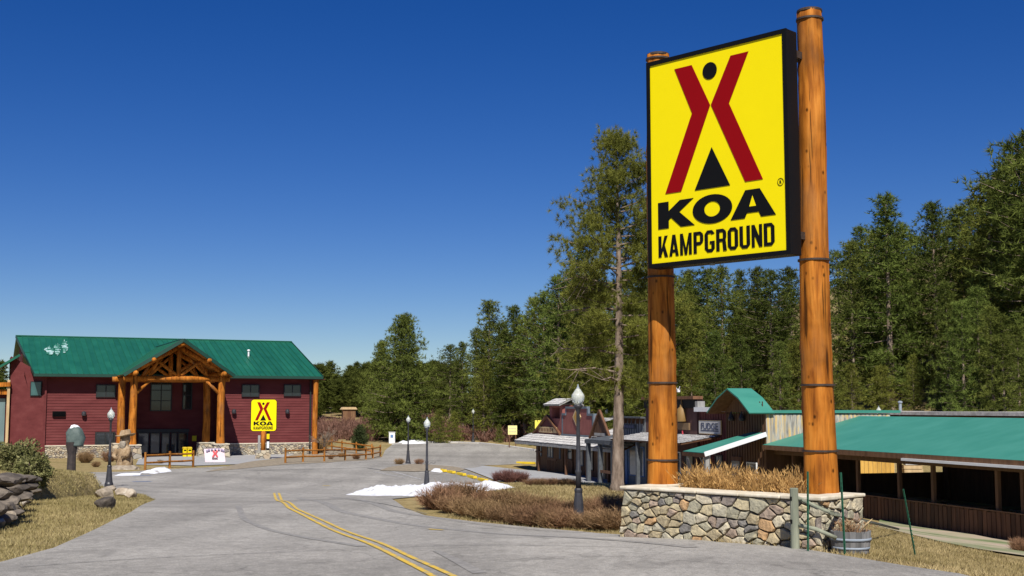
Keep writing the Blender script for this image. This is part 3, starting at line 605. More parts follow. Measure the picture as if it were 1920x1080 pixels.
# dry grass in the planter
P = []; Dv = []
for _ in range(80):
    c = (NR.uniform(.75, WLEN-.75), NR.uniform(.42, 1.0)); n = 60; hgt = NR.uniform(.45, 1.35)
    th = NR.uniform(0, 6.28, n); ln = np.abs(NR.normal(0, .42, n))
    P.append(np.stack([c[0]+NR.normal(0,.04,n), c[1]+NR.normal(0,.04,n), np.full(n, hw-.1)], 1)); Dv.append(np.stack([np.sin(th)*ln, np.cos(th)*ln, np.ones(n)], 1)*hgt)
P = np.concatenate(P); Dv = np.concatenate(Dv); ln = np.linalg.norm(Dv, axis=1)*.40*NR.uniform(.45,1.2,len(P))
T1 = blades(P, Dv, ln, .012); tip = P + unit(Dv)*ln[:,None]*.85
T2 = blades(tip, Dv + NR.normal(0,.35,(len(P),3)), .1, .02)
g = tris('dry_grass', np.concatenate([T1, T2]), m_straw); g.location = pl_.location; g.rotation_euler = pl_.rotation_euler
tag(g, 'golden dry grass growing in the stone planter between the log poles', 'grass'); g['kind'] = 'stuff'

# ================================================================== street lamps
def make_lamp():
    t = thing('street_lamp', 'x', 'street lamp', group='acorn globe street lamps')
    MB().lathe([(.19,0),(.19,.05),(.165,.07),(.16,.14),(.135,.2),(.115,.36),(.095,.6),(.08,.75),(.088,.77),(.088,.81),(.07,.84)], 14).build('base', m_iron, t, smooth=False)
    MB().lathe([(.062,.84),(.055,1.12),(.066,1.16),(.066,1.2),(.05,1.24),(.042,1.8),(.038,2.44),(.055,2.47),(.06,2.51),(.09,2.54),(.095,2.59),(.07,2.60)], 14).build('pole', m_iron, t, smooth=True)
    gl = MB().lathe([(.068,2.60),(.115,2.64),(.135,2.71),(.14,2.77),(.128,2.81),(.105,2.84),(.075,2.885),(.052,2.92),(.03,2.94)], 18).build('globe', m_globe, t, smooth=True)
    MB().lathe([(.03,2.935),(.036,2.95),(.02,2.97),(.012,3.02),(.002,3.03)], 10).build('finial', m_hoop, gl)
    return t
lamp0 = make_lamp(); first = True
LAMPS = [(1085,991,1.0,'tall black lamp post rising from brown bushes beside the stone planter'),(800,921,1.0,'black lamp post standing in front of the long snow bank'),
 (204,914,1.0,'black lamp post behind the boulders on the left lawn tip'),(765,870,1.0,'black lamp post on the small gravel parking island'),(887,829,1.0,'farthest black lamp post on the far side of the car park')]
for px, py, s, lb in LAMPS:
    p = G(px, py)
    s = {1085:266, 800:137, 204:148, 765:90, 887:62}[px]*p.y/FPX/3.03
    if first: lamp0.location = p; lamp0['label'] = lb; lamp0.scale = (s,)*3; first = False
    else: dup(lamp0, p, 0, lb, s)
p = at(1648, 782, 66); dup(lamp0, (p.x, p.y, at(1648,762,66).z-3.02), 0, 'lamp globe peeking over the ridge of the teal pavilion roof')
p = at(1138, 780, 96); dup(lamp0, (p.x, p.y, at(1138,766,96).z-3.02), 0, 'lamp globe peeking over the shake roofs behind the red store')
# scroll bracket on the lamp by the snow
for o in bpy.data.objects:
    if o.get('label', '').startswith('black lamp post standing in front of the long'):
        b = MB()
        for s in (-1, 1): b.tube([(s*.04,0,1.05),(s*.16,0,1.16),(s*.3,0,1.13),(s*.36,0,1.19)], .008, 5)
        b.build('scroll_bracket', m_iron, o)

# ================================================================== the lodge
class Frame:
    def __init__(s, loc, rz): s.o = Vector(loc); s.c, s.s = math.cos(rz), math.sin(rz); s.rz = rz
    def W(s, x, y, z): return Vector((s.o.x + x*s.c - y*s.s, s.o.y + x*s.s + y*s.c, s.o.z + z))
    def L(s, px, py, yl=0.0):
        """where the sight line through px,py meets the plane y=yl of this frame -> x, z"""
        d = ray(px, py); n = Vector((-s.s, s.c, 0)); e = Vector((0,0,CAMZ)); q = s.o + n*yl
        t = (q - e).dot(n) / d.dot(n); w = e + d*t - s.o
        return w.x*s.c + w.y*s.s, w.z
    def LX(s, px, py, xl=0.0):
        d = ray(px, py); n = Vector((s.c, s.s, 0)); e = Vector((0,0,CAMZ)); q = s.o + n*xl
        t = (q - e).dot(n) / d.dot(n); w = e + d*t - s.o
        return -w.x*s.s + w.y*s.c, w.z
lp = at(590, 848, 95); LF = Frame((lp.x, lp.y, -.2), R(24))
lodge = thing('lodge', 'large two storey maroon lodge with green metal roof and log portico', 'building', LF.o, LF.rz)
X0 = LF.L(83, 780)[0]; XR = 0.0; ZE = LF.L(590, 706, -.85)[1]; HD = 9.4; ZR = ZE + 3.15; XL = LF.L(30, 634, HD)[0]
RX0, RX1, RY = LF.L(236,780)[0], LF.L(412,780)[0], 2.4  # entry recess, its set back shaped to deepen the shade behind the portico
MB().box(X0, RX0, .06, 2*HD, 0, ZE+.2).box(RX1, XR, .06, 2*HD, 0, ZE+.2).box(RX0, RX1, RY, 2*HD, 0, ZE+.2).build('wall', m_siding, lodge)
MB().box(RX0-.3, RX1+.3, -1, RY, -.1, .06).build('entry_floor', m_conc, lodge)
def lap_siding(x0, x1, z0, z1, pitch, y, t=.03):
    m = MB(); z = z0
    while z < z1 - .01:
        zt = min(z+pitch, z1); m.add([(x0,y-t,z),(x1,y-t,z),(x1,y-.004,zt),(x0,y-.004,zt),(x0,y,z),(x1,y,z)], [(0,1,2,3),(0,4,5,1)]); z = zt
    return m
for (a_, b_, y_) in ((X0+.02, RX0, .05), (RX1, XR-.02, .05), (RX0, RX1, RY-.01)): lap_siding(a_, b_, .95, ZE+.1, .2, y_).build('siding', m_siding, lodge, kind='stuff')
rl = random.Random(21)
def stonework(name, x0, x1, h, parent, y, n):
    m = MB()
    for c in voronoi(x1-x0, h, n, rl, 1):
        q = stone_mesh(c, rl, .012, .05)
        if q: m.add([(x0+a, y+b, z) for a, b, z in q.v], q.f)
    return m.build(name, m_stone2, parent, kind='stuff')
m_stone2 = bpy.data.materials.new('small_stonework'); nt, b_ = nodes_of(m_stone2); gg = nt.nodes.new('ShaderNodeNewGeometry')
rr_ = ramp(nt, [(0,(.34,.28,.19)),(.25,(.46,.40,.29)),(.5,(.28,.26,.22)),(.7,(.40,.32,.22)),(.85,(.20,.17,.15))], 'CONSTANT'); nt.links.new(gg.outputs['Random Per Island'], rr_.inputs[0]); nt.links.new(rr_.outputs[0], b_.inputs['Base Color']); b_.inputs['Roughness'].default_value = .9
xa = -1*abs(LF.L(250, 840)[0]); xb = LF.L(420, 840)[0]
MB().box(X0, RX0, -.05, .055, 0, .93).build('stone_base_backing', m_mortar, lodge); MB().box(RX1, XR+.02, -.05, .055, 0, .93).build('stone_base_backing', m_mortar, lodge)
stonework('stone_base', RX1, XR, .93, lodge, -.05, 230); stonework('stone_base', X0, RX0, .93, lodge, -.05, 230)
MB().box(X0, RX0, -.13, -.0, .93, 1.0).build('base_cap', m_cap, lodge); MB().box(RX1, XR+.03, -.13, -.0, .93, 1.0).build('base_cap', m_cap, lodge)
# main roof: a deck with standing seam panels
ov = .85
def rz_(y): return ZE + (y+ov)*(ZR-ZE)/(HD+ov)
XLE = LF.L(64,706,-ov)[0]
roof = MB().slab([(XLE,-ov,ZE),(.3,-ov,ZE),(.3,HD,ZR),(XL,HD,ZR)], .14).slab([(XL,2*HD+ov,ZE),(.3,2*HD+ov,ZE),(.3,HD,ZR),(XL,HD,ZR)], .14).build('roof', m_greenroof, lodge)
pw = .42; npan = int((.3-XL)/pw)-1; pm = None; ln = math.hypot(HD+ov, ZR-ZE); ang = math.atan2(ZR-ZE, HD+ov)
for i in range(npan + 1):
    if pm is None:
        pm = MB().box(.02, pw-.02, 0, ln, .004, .016).box(-.02, .02, 0, ln, .004, .07).mesh('roof_panel'); pm.materials.append(m_greenroof)
    xp = XL+i*pw; cut = max(0, min(1, (XLE-xp)/(XLE-XL)))
    if cut > 0:
        pm_ = MB().box(.02, pw-.02, ln*cut, ln, .004, .016).box(-.02, .02, ln*cut, ln, .004, .07).mesh('roof_panel'); pm_.materials.append(m_greenroof)
    o = link('roof_panel', pm_ if cut > 0 else pm, None, roof); o.location = (XL+i*pw+.0, -ov-.03, ZE+.002); o.rotation_euler = (ang, 0, 0)
MB().bar((XL-.03,HD,ZR+.04),(.35,HD,ZR+.04), .35, .07).build('ridge_cap', m_greenroof, roof)
f = MB().bar((XLE-.03,-ov-.05,ZE-.09),(.34,-ov-.05,ZE-.09), .06, .2)
for xx, xx2 in ((.33,.33), (XLE-.02,XL-.02)): f.bar((xx,-ov-.05,ZE-.04),(xx2,HD,ZR-.04), .05, .22)
f.build('fascia', plain('dark_green_trim', (.010,.05,.035), .5), lodge)
MB().box(X0,XR+.5,-ov,.06,ZE-.24,ZE-.2).box(RX0,RX1,.061,RY,ZE-.24,ZE-.2).build('soffit', m_siding, lodge)
for xx in (XR-.01, XL+.35): 
    m = MB().prism([(0,0),(0,0)],0,0) if False else MB()
    m.add([(xx,.06,ZE-.1),(xx,2*HD,ZE-.1),(xx,HD,ZR-.2)], [(0,1,2)]); m.build('gable_wall', m_siding, lodge)
def window(px0, px1, py0, py1, yl, parent, nmul=1, glass=None, frame=m_frame, fr_=LF, bars=0):
    cx = (px0+px1)/2; x0 = fr_.L(px0,(py0+py1)/2,yl)[0]; x1 = fr_.L(px1,(py0+py1)/2,yl)[0]; z1 = fr_.L(cx,py0,yl)[1]; z0 = fr_.L(cx,py1,yl)[1]; w = .07
    f = MB().box(x0,x1,yl-.09,yl,z1-w,z1).box(x0,x1,yl-.09,yl,z0,z0+w).box(x0,x0+w,yl-.088,yl,z0+w,z1-w).box(x1-w,x1,yl-.088,yl,z0+w,z1-w)
    for k_ in range(1, nmul+1): xm = x0+(x1-x0)*k_/(nmul+1); f.box(xm-.035,xm+.035,yl-.086,yl,z0+w,z1-w)
    for k_ in range(1, bars+1): zm = z0+(z1-z0)*k_/(bars+1); f.box(x0+w,x1-w,yl-.075,yl,zm-.03,zm+.03)
    o = f.build('window', frame, parent)
    for k_ in range(nmul+1):
        a = x0+(x1-x0)*k_/(nmul+1)+.04; b = x0+(x1-x0)*(k_+1)/(nmul+1)-.04; MB().box(a,b,yl-.055,yl-.045,z0+.05,z1-.05).build('pane', glass or m_dkglass, o)
    return o
for r_ in ((180,217,721,745),(453,486,721,744),(532,564,721,743),(178,216,810,835)): window(*r_, .0, lodge)
# angled end wall left of the downspout
EB = (LF.L(17,780,1.6)[0], 1.6); zEB = LF.L(22,668,1.6)[1]
MB().add([(X0,.05,0),(EB[0],EB[1],0),(EB[0],EB[1],zEB),(X0,.05,ZE-.1),(X0,4,0),(EB[0],5,0),(EB[0],5,zEB),(X0,4,ZE-.1)],[(0,1,2,3),(7,6,5,4),(0,4,5,1),(1,5,6,2),(2,6,7,3),(3,7,4,0)]).build('end_wall', m_siding, lodge)
def end_pt(px, py):
    lo, hi = 0.0, 1.0
    for _ in range(30):
        t = (lo+hi)/2; y_ = .05+(EB[1]-.05)*t; x_ = LF.L(px,py,y_)[0]
        if x_ < X0+(EB[0]-X0)*t: lo = t
        else: hi = t
    return (X0+(EB[0]-X0)*t+.02, y_-.05, LF.L(px,py,y_)[1])
wa, wb = end_pt(57,729), end_pt(78,729); m = MB().bar((wa[0],wa[1],wa[2]),(wb[0],wb[1],wa[2]),.12,1.05); o = m.build('window', m_frame, lodge)
va, vb = Vector((wa[0],wa[1]-.03,wa[2])), Vector((wb[0],wb[1]-.03,wa[2])); MB().bar(va.lerp(vb,.07),va.lerp(vb,.93),.12,.92).build('pane', glass_mat('teal_glass', (.05,.12,.12)), o)
X0 = EB[0]
window(282,322,712,771,RY-.04,lodge,1,bars=2); window(342,360,714,768,RY-.04,lodge,0,bars=1)
# glazed entrance
for (a, b) in ((258,279),(281,300),(302,318),(320,332)):
    d_ = window(a, b, 811, 851, RY-.05, lodge, 0, m_glass); d_.name = 'entrance_door'
window(333, 352, 811, 851, RY-.05, lodge, 0, m_dkglass)
x0, z0 = LF.L(256,808,RY); x1, z1 = LF.L(354,806,RY); MB().box(x0,x1,RY-.2,RY-.02,z0-.12,z0+.12).build('door_header', m_frame, lodge)
xx, zz = LF.L(364,822,RY); MB().box(xx-.16,xx+.16,RY-.09,RY-.04,zz-.2,zz+.2).build('yellow_notice', m_canyellow, lodge)
for px, py in ((157,776),(438,772),(538,772)):
    xx, zz = LF.L(px,py); l = MB(); l.lathe([(.02,.2),(.15,.14),(.17,.02),(.16,-.12),(.12,-.14)], 12, (xx,-.16,zz)); l.box(xx-.08,xx+.08,-.1,.02,zz-.08,zz+.1); l.build('wall_lamp', m_iron, lodge)
x0, z0 = LF.L(98,781); x1, z1 = LF.L(123,771)
v_ = MB().box(x0,x1,-.1,.0,z0,z1)
for k_ in range(4): zq = z0+(z1-z0)*(k_+.3)/4; v_.bar((x0+.03,-.13,zq),(x1-.03,-.13,zq),.05,.02)
v_.build('wall_vent', m_black, lodge)
for px, c in ((84, m_siding), (581, m_frame)):
    xx = LF.L(px,780)[0]; MB().box(xx-.06,xx+.06,-.14,-.02,.1,ZE-.2).build('downspout', c, lodge)
xx = LF.L(591,780,-.55)[0]
o = logpole(ZE-.05, .21, .19, 9, 16).build('log_column', m_log, lodge, smooth=True); o.location = (xx,-.55,0)
yv = 4.6; xx = LF.L(466,668,yv)[0]; MB().lathe([(.07,-.2),(.07,.42),(.12,.43),(.12,.5),(.06,.55)],10,(xx,yv,rz_(yv))).build('vent_pipe', m_white, lodge)
# glazed wing at the left end
gx0 = X0-3.2
MB().box(gx0,X0-.05,1.9,6,0,4.6).build('wing_wall', m_siding, lodge)
for k_ in range(4):
    a = X0-.22-(k_+1)*.72; w_ = MB().box(a,a+.66,1.78,1.88,.75,4.3).build('glazed_panel', glass_mat('pale_glass',(.16,.24,.25)), lodge)
MB().box(X0-.2,X0-.02,1.2,1.75,0,ZE-.4).build('corner_trim', m_tan, lodge)
rw = MB().slab([(gx0,.9,5.0),(X0+.5,.9,zEB+.15),(X0+.5,7,zEB+.15),(gx0,7,5.0)],.16).build('wing_roof', m_greenroof, lodge)
MB().bar((gx0,1.5,4.75),(X0,1.5,4.75),.3,.35).bar((gx0,1.2,5.15),(X0,1.2,5.3),.25,.3).build('log_header', m_log, lodge)
# portico
fy = -4.7; cols = []
for px, yl in ((249,fy),(414,fy)): cols.append((LF.L(px,790,yl)[0], yl))
xl_, xr_ = cols[0][0], cols[1][0]
for q in ((xl_-.35,-.95),(xr_-.35,-.95)): cols.append(q)
ZB = LF.L(330,706,fy)[1]
for (cx, cy) in cols:
    o = logpole(ZB-1.0, .27, .24, rl.randint(0,99), 18).build('log_column', m_log, lodge, smooth=True); o.location = (cx,cy,1.05)
    pd = MB(); 
    for s_ in range(4):
        a = s_*math.pi/2
        for c in voronoi(1.1, 1.06, 16, rl, 1):
            q = stone_mesh(c, rl, .012, .04)
            if q:
                for i, (px_, py_, pz_) in enumerate(q.v):
                    k_ = .62 - .14*pz_/1.06; xx, yy = (px_-.55)*k_/.55, -k_+py_
                    q.v[i] = (cx+xx*math.cos(a)-yy*math.sin(a), cy+xx*math.sin(a)+yy*math.cos(a), pz_)
                pd.add(q.v, q.f)
    pd.box(cx-.45,cx+.45,cy-.45,cy+.45,0,1.0)
    o = pd.build('stone_pedestal', m_stone2, lodge); MB().box(cx-.56,cx+.56,cy-.56,cy+.56,1.06,1.13).build('pedestal_cap', m_cap, o)
xm = (xl_+xr_)/2; ZA = LF.L(352,637,fy-1.6)[1]; hwid = (xr_-xl_)/2+.75; ZP = ZB+.12
yb = 6.0
pr = MB()
for s_ in (-1, 1):
    pr.slab([(xm+s_*hwid, fy-.7, ZP),(xm, fy-1.75, ZA),(xm, yb, ZA),(xm+s_*hwid, yb, ZP)], .12)
prf = pr.build('portico_roof', m_greenroof, lodge)
sl = math.hypot(hwid, ZA-ZP)
for s_ in (-1, 1):
    n_ = int((yb-fy+.7)/.42)
    for i in range(n_):
        y0 = fy-.6+i*.42
        m = MB().bar((xm+s_*hwid,y0,ZP+.03),(xm+s_*.08,y0,ZA+.0),.04,.07,(0,0,1)); m.build('roof_seam', m_greenroof, prf)
pf = MB()
for s_ in (-1, 1): pf.bar((xm+s_*(hwid+.02),fy-.73,ZP-.06),(xm,fy-1.78,ZA-.03),.05,.24)
pf.bar((xm,fy-1.75,ZA+.03),(xm,yb,ZA+.03),.3,.06)
pf.build('portico_fascia', bpy.data.materials['dark_green_trim'], lodge)
MB().add([(xm-hwid+.05,fy-.6,ZP-.16),(xm,fy-1.6,ZA-.16),(xm,.0,ZA-.16),(xm-hwid+.05,.0,ZP-.16),(xm+hwid-.05,fy-.6,ZP-.16),(xm+hwid-.05,.0,ZP-.16)],[(0,1,2,3),(1,4,5,2)]).build('plank_soffit', m_rail, lodge)
def log(a, b, r, nm='truss_log'): return MB().tube([a, Vector(a).lerp(Vector(b),.5), b], [r, r*1.02, r], 10).build(nm, m_log, lodge, smooth=True)
for ty in (fy, -.95):
    dx = 0 if ty == fy else -.35
    log((xl_-.7+dx,ty,ZB-.15),(xr_+.55+dx,ty,ZB-.15),.19,'tie_beam')
    log((xm-hwid+.35,ty,ZP+.0),(xm,ty,ZA-.42),.17); log((xm+hwid-.35,ty,ZP+.0),(xm,ty,ZA-.42),.17)
    log((xm,ty,ZB),(xm,ty,ZA-.45),.16,'king_post')
    for s_ in (-1, 1):
        log((xm+s_*.15,ty-.02,ZB+.1),(xm+s_*1.55,ty,ZB+(ZA-ZB)*.46),.12); log((xm+s_*2.0,ty,ZB+.05),(xm+s_*1.3,ty+.02,ZB+(ZA-ZB)*.5),.11)
        log((xm+s_*.6,ty+.05,ZA-1.15),(xm+s_*1.9,ty+.03,ZB+.1),.10)
for s_, cx in ((-1, xl_), (1, xr_)):
    log((cx,fy-1.0,ZB+.2),(cx-.35,.0,ZB+.2),.17,'purlin'); log((cx-s_*.1,fy,ZB-1.25),(cx-s_*1.15,fy,ZB-.2),.11,'knee_brace')
    log((xm+s_*hwid*.5,fy-1.35,(ZP+ZA)/2-.2),(xm+s_*hwid*.5,.0,(ZP+ZA)/2-.2),.15,'purlin')
log((xm,fy-1.7,ZA-.3),(xm,.0,ZA-.3),.17,'ridge_log')
# thin snow on the roof
def roof_pt(px, py):
    lo, hi = -.8, HD
    for _ in range(40):
        y = (lo+hi)/2; z = LF.L(px,py,y)[1]
        if z < rz_(y): hi = y
        else: lo = y
        if LF.L(px,py,lo)[1] > rz_(lo) and LF.L(px,py,hi)[1] > rz_(hi): pass
    y = (lo+hi)/2; return LF.L(px,py,y)[0], y, rz_(y)
sp = MB()
for (cx, cy, rx, ry) in ((93,660,11,9),(108,656,7,12),(121,651,7,13)):
    pts = [roof_pt(cx+rx*math.cos(t)*rl.uniform(.45,1.1), cy+ry*math.sin(t)*rl.uniform(.45,1.1)) for t in np.arange(0, 6.28, .22)]
    n = len(pts); c = tuple(sum(p[i] for p in pts)/n for i in range(3))
    sp.add([(x,y,z+.075) for x,y,z in pts]+[(c[0],c[1],c[2]+.10)], [(i,(i+1)%n,n) for i in range(n)])
m_frost = M('melting_snow', [(.42,(.015,.13,.08)),(.52,(.20,.36,.33)),(.68,(.48,.60,.62))], 2.2, rough=.6, bump=.3)
o = sp.build('roof_snow', m_frost, None, smooth=True); o.location = LF.o; o.rotation_euler.z = LF.rz
tag(o, 'thin melting snow patch on the left end of the lodge roof', 'snow'); o['kind'] = 'stuff'

# ---------------------------------------------------------------- small sign in front of the lodge
p = G(493, 861); s2 = thing('small_sign', 'small yellow KOA KAMPGROUND sign on a log post in front of the lodge wall', 'sign', p, R(10))
sc2 = p.y/FPX; w2, h2 = 46*sc2, 58*sc2; zb = at(493,808,p.y).z - p.z
def rrect(w, h, r, z0):
    o_ = []
    for cx, cz, a0 in ((w/2-r,z0+r,-90),(w/2-r,z0+h-r,0),(-w/2+r,z0+h-r,90),(-w/2+r,z0+r,180)):
        for k_ in range(6): a = R(a0+k_*18); o_.append((cx+r*math.cos(a), cz+r*math.sin(a)))
    return o_
MB().prism(rrect(w2+.06,h2+.06,.2,zb-.03), .02, .22).build('sign_box', m_black, s2)
MB().prism(rrect(w2,h2,.18,zb), -.01, .02).build('sign_face', m_yellow, s2)
koa_emblem(s2, w2*.9, h2*.94, zb+h2*.02, -.012, .012)
MB().tube([(0,.1,.5),(0,.1,zb)],[.16,.15],12).build('log_post', m_log, s2, smooth=True)
MB().box(-.36,-.2,.0,.2,.6,zb-.3).build('side_panel', m_grey, s2); MB().box(.2,.42,0,.2,.55,zb).build('side_panel', m_black, s2)
MB().box(.22,.41,-.03,.0,zb-.55,zb-.2).build('yellow_plate', m_canyellow, s2); MB().box(.24,.4,-.03,0,.75,1.2).build('white_plate', m_white, s2)
pd = MB()
for a_ in range(4):
    a = a_*math.pi/2
    for c in voronoi(.9,.62,12,rl,1):
        q = stone_mesh(c, rl, .01, .04)
        if q: pd.add([(( (x-.45)*math.cos(a)-(-.45+y)*math.sin(a)), .1+(x-.45)*math.sin(a)+(-.45+y)*math.cos(a), z) for x,y,z in q.v], q.f)
pd.box(-.4,.4,-.3,.5,0,.6); pd.build('stone_footing', m_stone2, s2)

# ---------------------------------------------------------------- pole fences
def pole_fence(name, label, pix, h=.95, rails=2, r=.055, mat=m_rail, spacing=None):
    P = [G(*q) for q in pix]; t = thing(name, label, 'fence', P[0])
    for i, p in enumerate(P):
        q = p - P[0]; MB().tube([(q.x,q.y,q.z-.1),(q.x,q.y,q.z+h)],[r*1.25,r*1.15],8).build('post', mat, t, smooth=False)
        if i:
            a = P[i-1]-P[0]
            for k_ in range(rails):
                z = h*(.82-.42*k_); MB().tube([(a.x,a.y,a.z+z),((a.x+q.x)/2,(a.y+q.y)/2,(a.z+q.z)/2+z-.015),(q.x,q.y,q.z+z)], r, 7).build('rail', mat, t)
    return t
pole_fence('pole_fence', 'short brown two rail pole fence left of the portico behind a snow heap', [(272,881),(318,878),(362,876)], .92)
pole_fence('pole_fence', 'long brown pole fence curving round the gravel planting bed', [(535,869),(568,867),(608,866),(647,864),(686,862),(699,860),(713,857)], .92)
pole_fence('pole_fence', 'brown pole fence at the back of the planting bed beside the juniper', [(606,844),(622,845),(641,848),(668,851),(697,855)], .92)

# ---------------------------------------------------------------- things in front of the lodge
# bearded figure carved in wood with a wide hat
p = G(233, 880); st = thing('carved_figure', 'weathered carved bearded figure wearing a wide brimmed hat beside the portico', 'statue', p, R(-20))
m_carve = M('carved_wood', [(.3,(.13,.085,.05)),(.5,(.30,.21,.12)),(.75,(.44,.35,.24))], 5, rough=.9, bump=.8, bdist=.04)
def blob(prof, n=18, jit=.03, seed=0, sx=1, sy=1, off=(0,0,0)):
    rg = random.Random(seed); m = MB(); m.lathe(prof, n); m.v = [(off[0]+x*sx*(1+rg.uniform(-jit,jit)), off[1]+y*sy*(1+rg.uniform(-jit,jit)), off[2]+z) for x,y,z in m.v]; return m
bd = blob([(.42,0),(.46,.15),(.44,.5),(.40,.85),(.36,1.05),(.24,1.2),(.2,1.3),(.27,1.42),(.28,1.6),(.26,1.75),(.2,1.82)], 18, .05, 3, 1, .85)
bd.tube([(-.38,-.15,1.05),(-.46,-.3,.7),(-.2,-.42,.55)],[.13,.12,.1],8).tube([(.36,-.15,1.05),(.44,-.32,.7),(.15,-.42,.6)],[.13,.12,.1],8)
bd.tube([(0,-.26,1.58),(0,-.33,1.52)],[.04,.05],6).tube([(-.09,-.25,1.63),(-.09,-.28,1.63)],.03,6).tube([(.09,-.25,1.63),(.09,-.28,1.63)],.03,6)
bd.build('figure', m_carve, st, smooth=True)
blob([(.05,1.0),(.16,1.15),(.2,1.35),(.17,1.48),(.05,1.5)],12,.08,4,1,.6,(0,-.2,0)).build('beard', M('carved_beard',[(.3,(.2,.17,.13)),(.7,(.36,.32,.26))],9,rough=.9,bump=.8), st, smooth=True)
ht = blob([(.05,1.70),(.5,1.72),(.52,1.76),(.30,1.80),(.27,1.95),(.22,2.05),(.1,2.02)],20,.03,5); ht.v = [(x,y,z+.22*abs(x)**1.5+.12*x) for x,y,z in ht.v]; ht.build('hat', m_carve, st, smooth=True)
blob([(.85,-.1),(.75,.1),(.5,.2),(.4,.22)],16,.1,6).build('stone_mound', m_rock, st)
# hooded viewer on a dark post
p = G(133, 888); st = thing('hooded_post', 'dark post with a rounded grey green hood by the left driveway', 'post', p, R(10))
MB().tube([(0,0,0),(0,0,.9),(.0,0,1.5)],[.22,.2,.3],9).build('post', M('charred_post',[(.3,(.025,.022,.022)),(.7,(.06,.045,.04))],6,rough=.8), st)
blob([(.05,1.28),(.40,1.30),(.43,1.38),(.45,1.7),(.42,1.95),(.30,2.14),(.16,2.22),(.03,2.23)],14,.13,8,1.0,.62,(.13,0,0)).build('hood', M('grey_green_metal',[(.3,(.05,.075,.07)),(.7,(.12,.155,.14))],4,rough=.6), st, smooth=True)
blob([(.22,2.05),(.2,2.2),(.13,2.3),(.02,2.33)],12,.28,9,1.1,.7,(.08,0,0)).build('snow_cap', m_snow, st, smooth=True)
# banner
p = G(403, 867); st = thing('banner_board', 'pale pink banner board with a red campground emblem before the portico', 'banner', p, R(14)); bw, bh = 38*p.y/FPX, 25*p.y/FPX
MB().add([(-bw/2-.05,0,bh),(bw/2-.1,0,bh+.02),(bw/2,-.25,.02),(-bw/2+.05,-.25,.03),(-bw/2-.05,.03,bh),(bw/2-.1,.03,bh+.02),(bw/2,-.22,.02),(-bw/2+.05,-.22,.03)],[(0,1,2,3),(7,6,5,4),(0,4,5,1),(1,5,6,2),(2,6,7,3),(3,7,4,0)]).build('board', m_pink, st)
for s_ in (-1,1): MB().bar((s_*bw*.35,.02,bh-.05),(s_*bw*.35,.45,0),.05,.04).build('leg', m_frame, st)
e = MB(); m_bred = plain('banner_red',(.55,.05,.06),.6)
for s_ in (-1,1): e.bar((s_*.12,-.1,.72),(s_*.02,-.15,.55),.09,.02,(0,-1,.3)).bar((s_*.02,-.15,.55),(s_*.14,-.2,.33),.09,.02,(0,-1,.3))
e.build('emblem', m_bred, st); o = link('emblem_lettering', text_mesh('KOA',.34,.1,.04,.02), m_black, st); o.location = (0,-.235,.25); o.rotation_euler.x = R(-14)
for k_ in range(7):
    a = R(160-k_*23.3); o = MB().box(-.06,.06,-.02,0,-.05,.05).build('banner_letter', M('banner_print',[(.3,(.25,.2,.3)),(.7,(.3,.25,.35))],5), st) if k_ == 0 else link('banner_letter', o.data, None, st); o.location = (.52*math.cos(a),-.115-.0*k_,.66+.16*math.sin(a)); o.rotation_euler.x = R(-14)
# newspaper boxes
for px, lb, w_ in ((346,'left yellow plastic bin beside the lodge doors',.26),(355,'right yellow plastic bin beside the lodge doors',.3)):
    p = LF.W(*(lambda q:(q[0],-1.6,0))(LF.L(px,852,-1.6))); p.z = zgf(p.x,p.y)
    st = thing('litter_bin', lb, 'bin', p, LF.rz, 'yellow bins by the doors'); MB().box(-w_/2,w_/2,-.18,.18,.02,.62).build('body', m_canyellow, st, bevel=.03); MB().prism([(-w_/2-.02,.62),(w_/2+.02,.62),(w_/2-.02,.72),(-w_/2+.02,.72)],-.2,.2).build('lid', m_stopy, st); MB().box(-w_/2+.05,w_/2-.05,-.19,-.178,.44,.54).build('slot', m_black, st)
p = G(443, 848); st = thing('utility_box', 'little green box against the stone base right of the portico', 'box', p, LF.rz); MB().box(-.25,.25,-.15,.15,.15,.75).build('body', plain('jade_paint',(.12,.32,.24),.6), st, bevel=.03); MB().box(-.2,.2,-.1,.1,0,.15).build('stand', m_frame, st)
# ADA plate
xx, zz = LF.L(236,838,-5.4); p = LF.W(xx,-5.4,0); st = thing('blue_plate', 'tiny blue sign plate beside the carved figure', 'sign', p, LF.rz); MB().box(-.12,.12,0,.02,zz-.15,zz+.15).build('plate', m_blue, st); MB().box(-.02,.02,.02,.05,-.3,zz).build('post', m_iron, st)

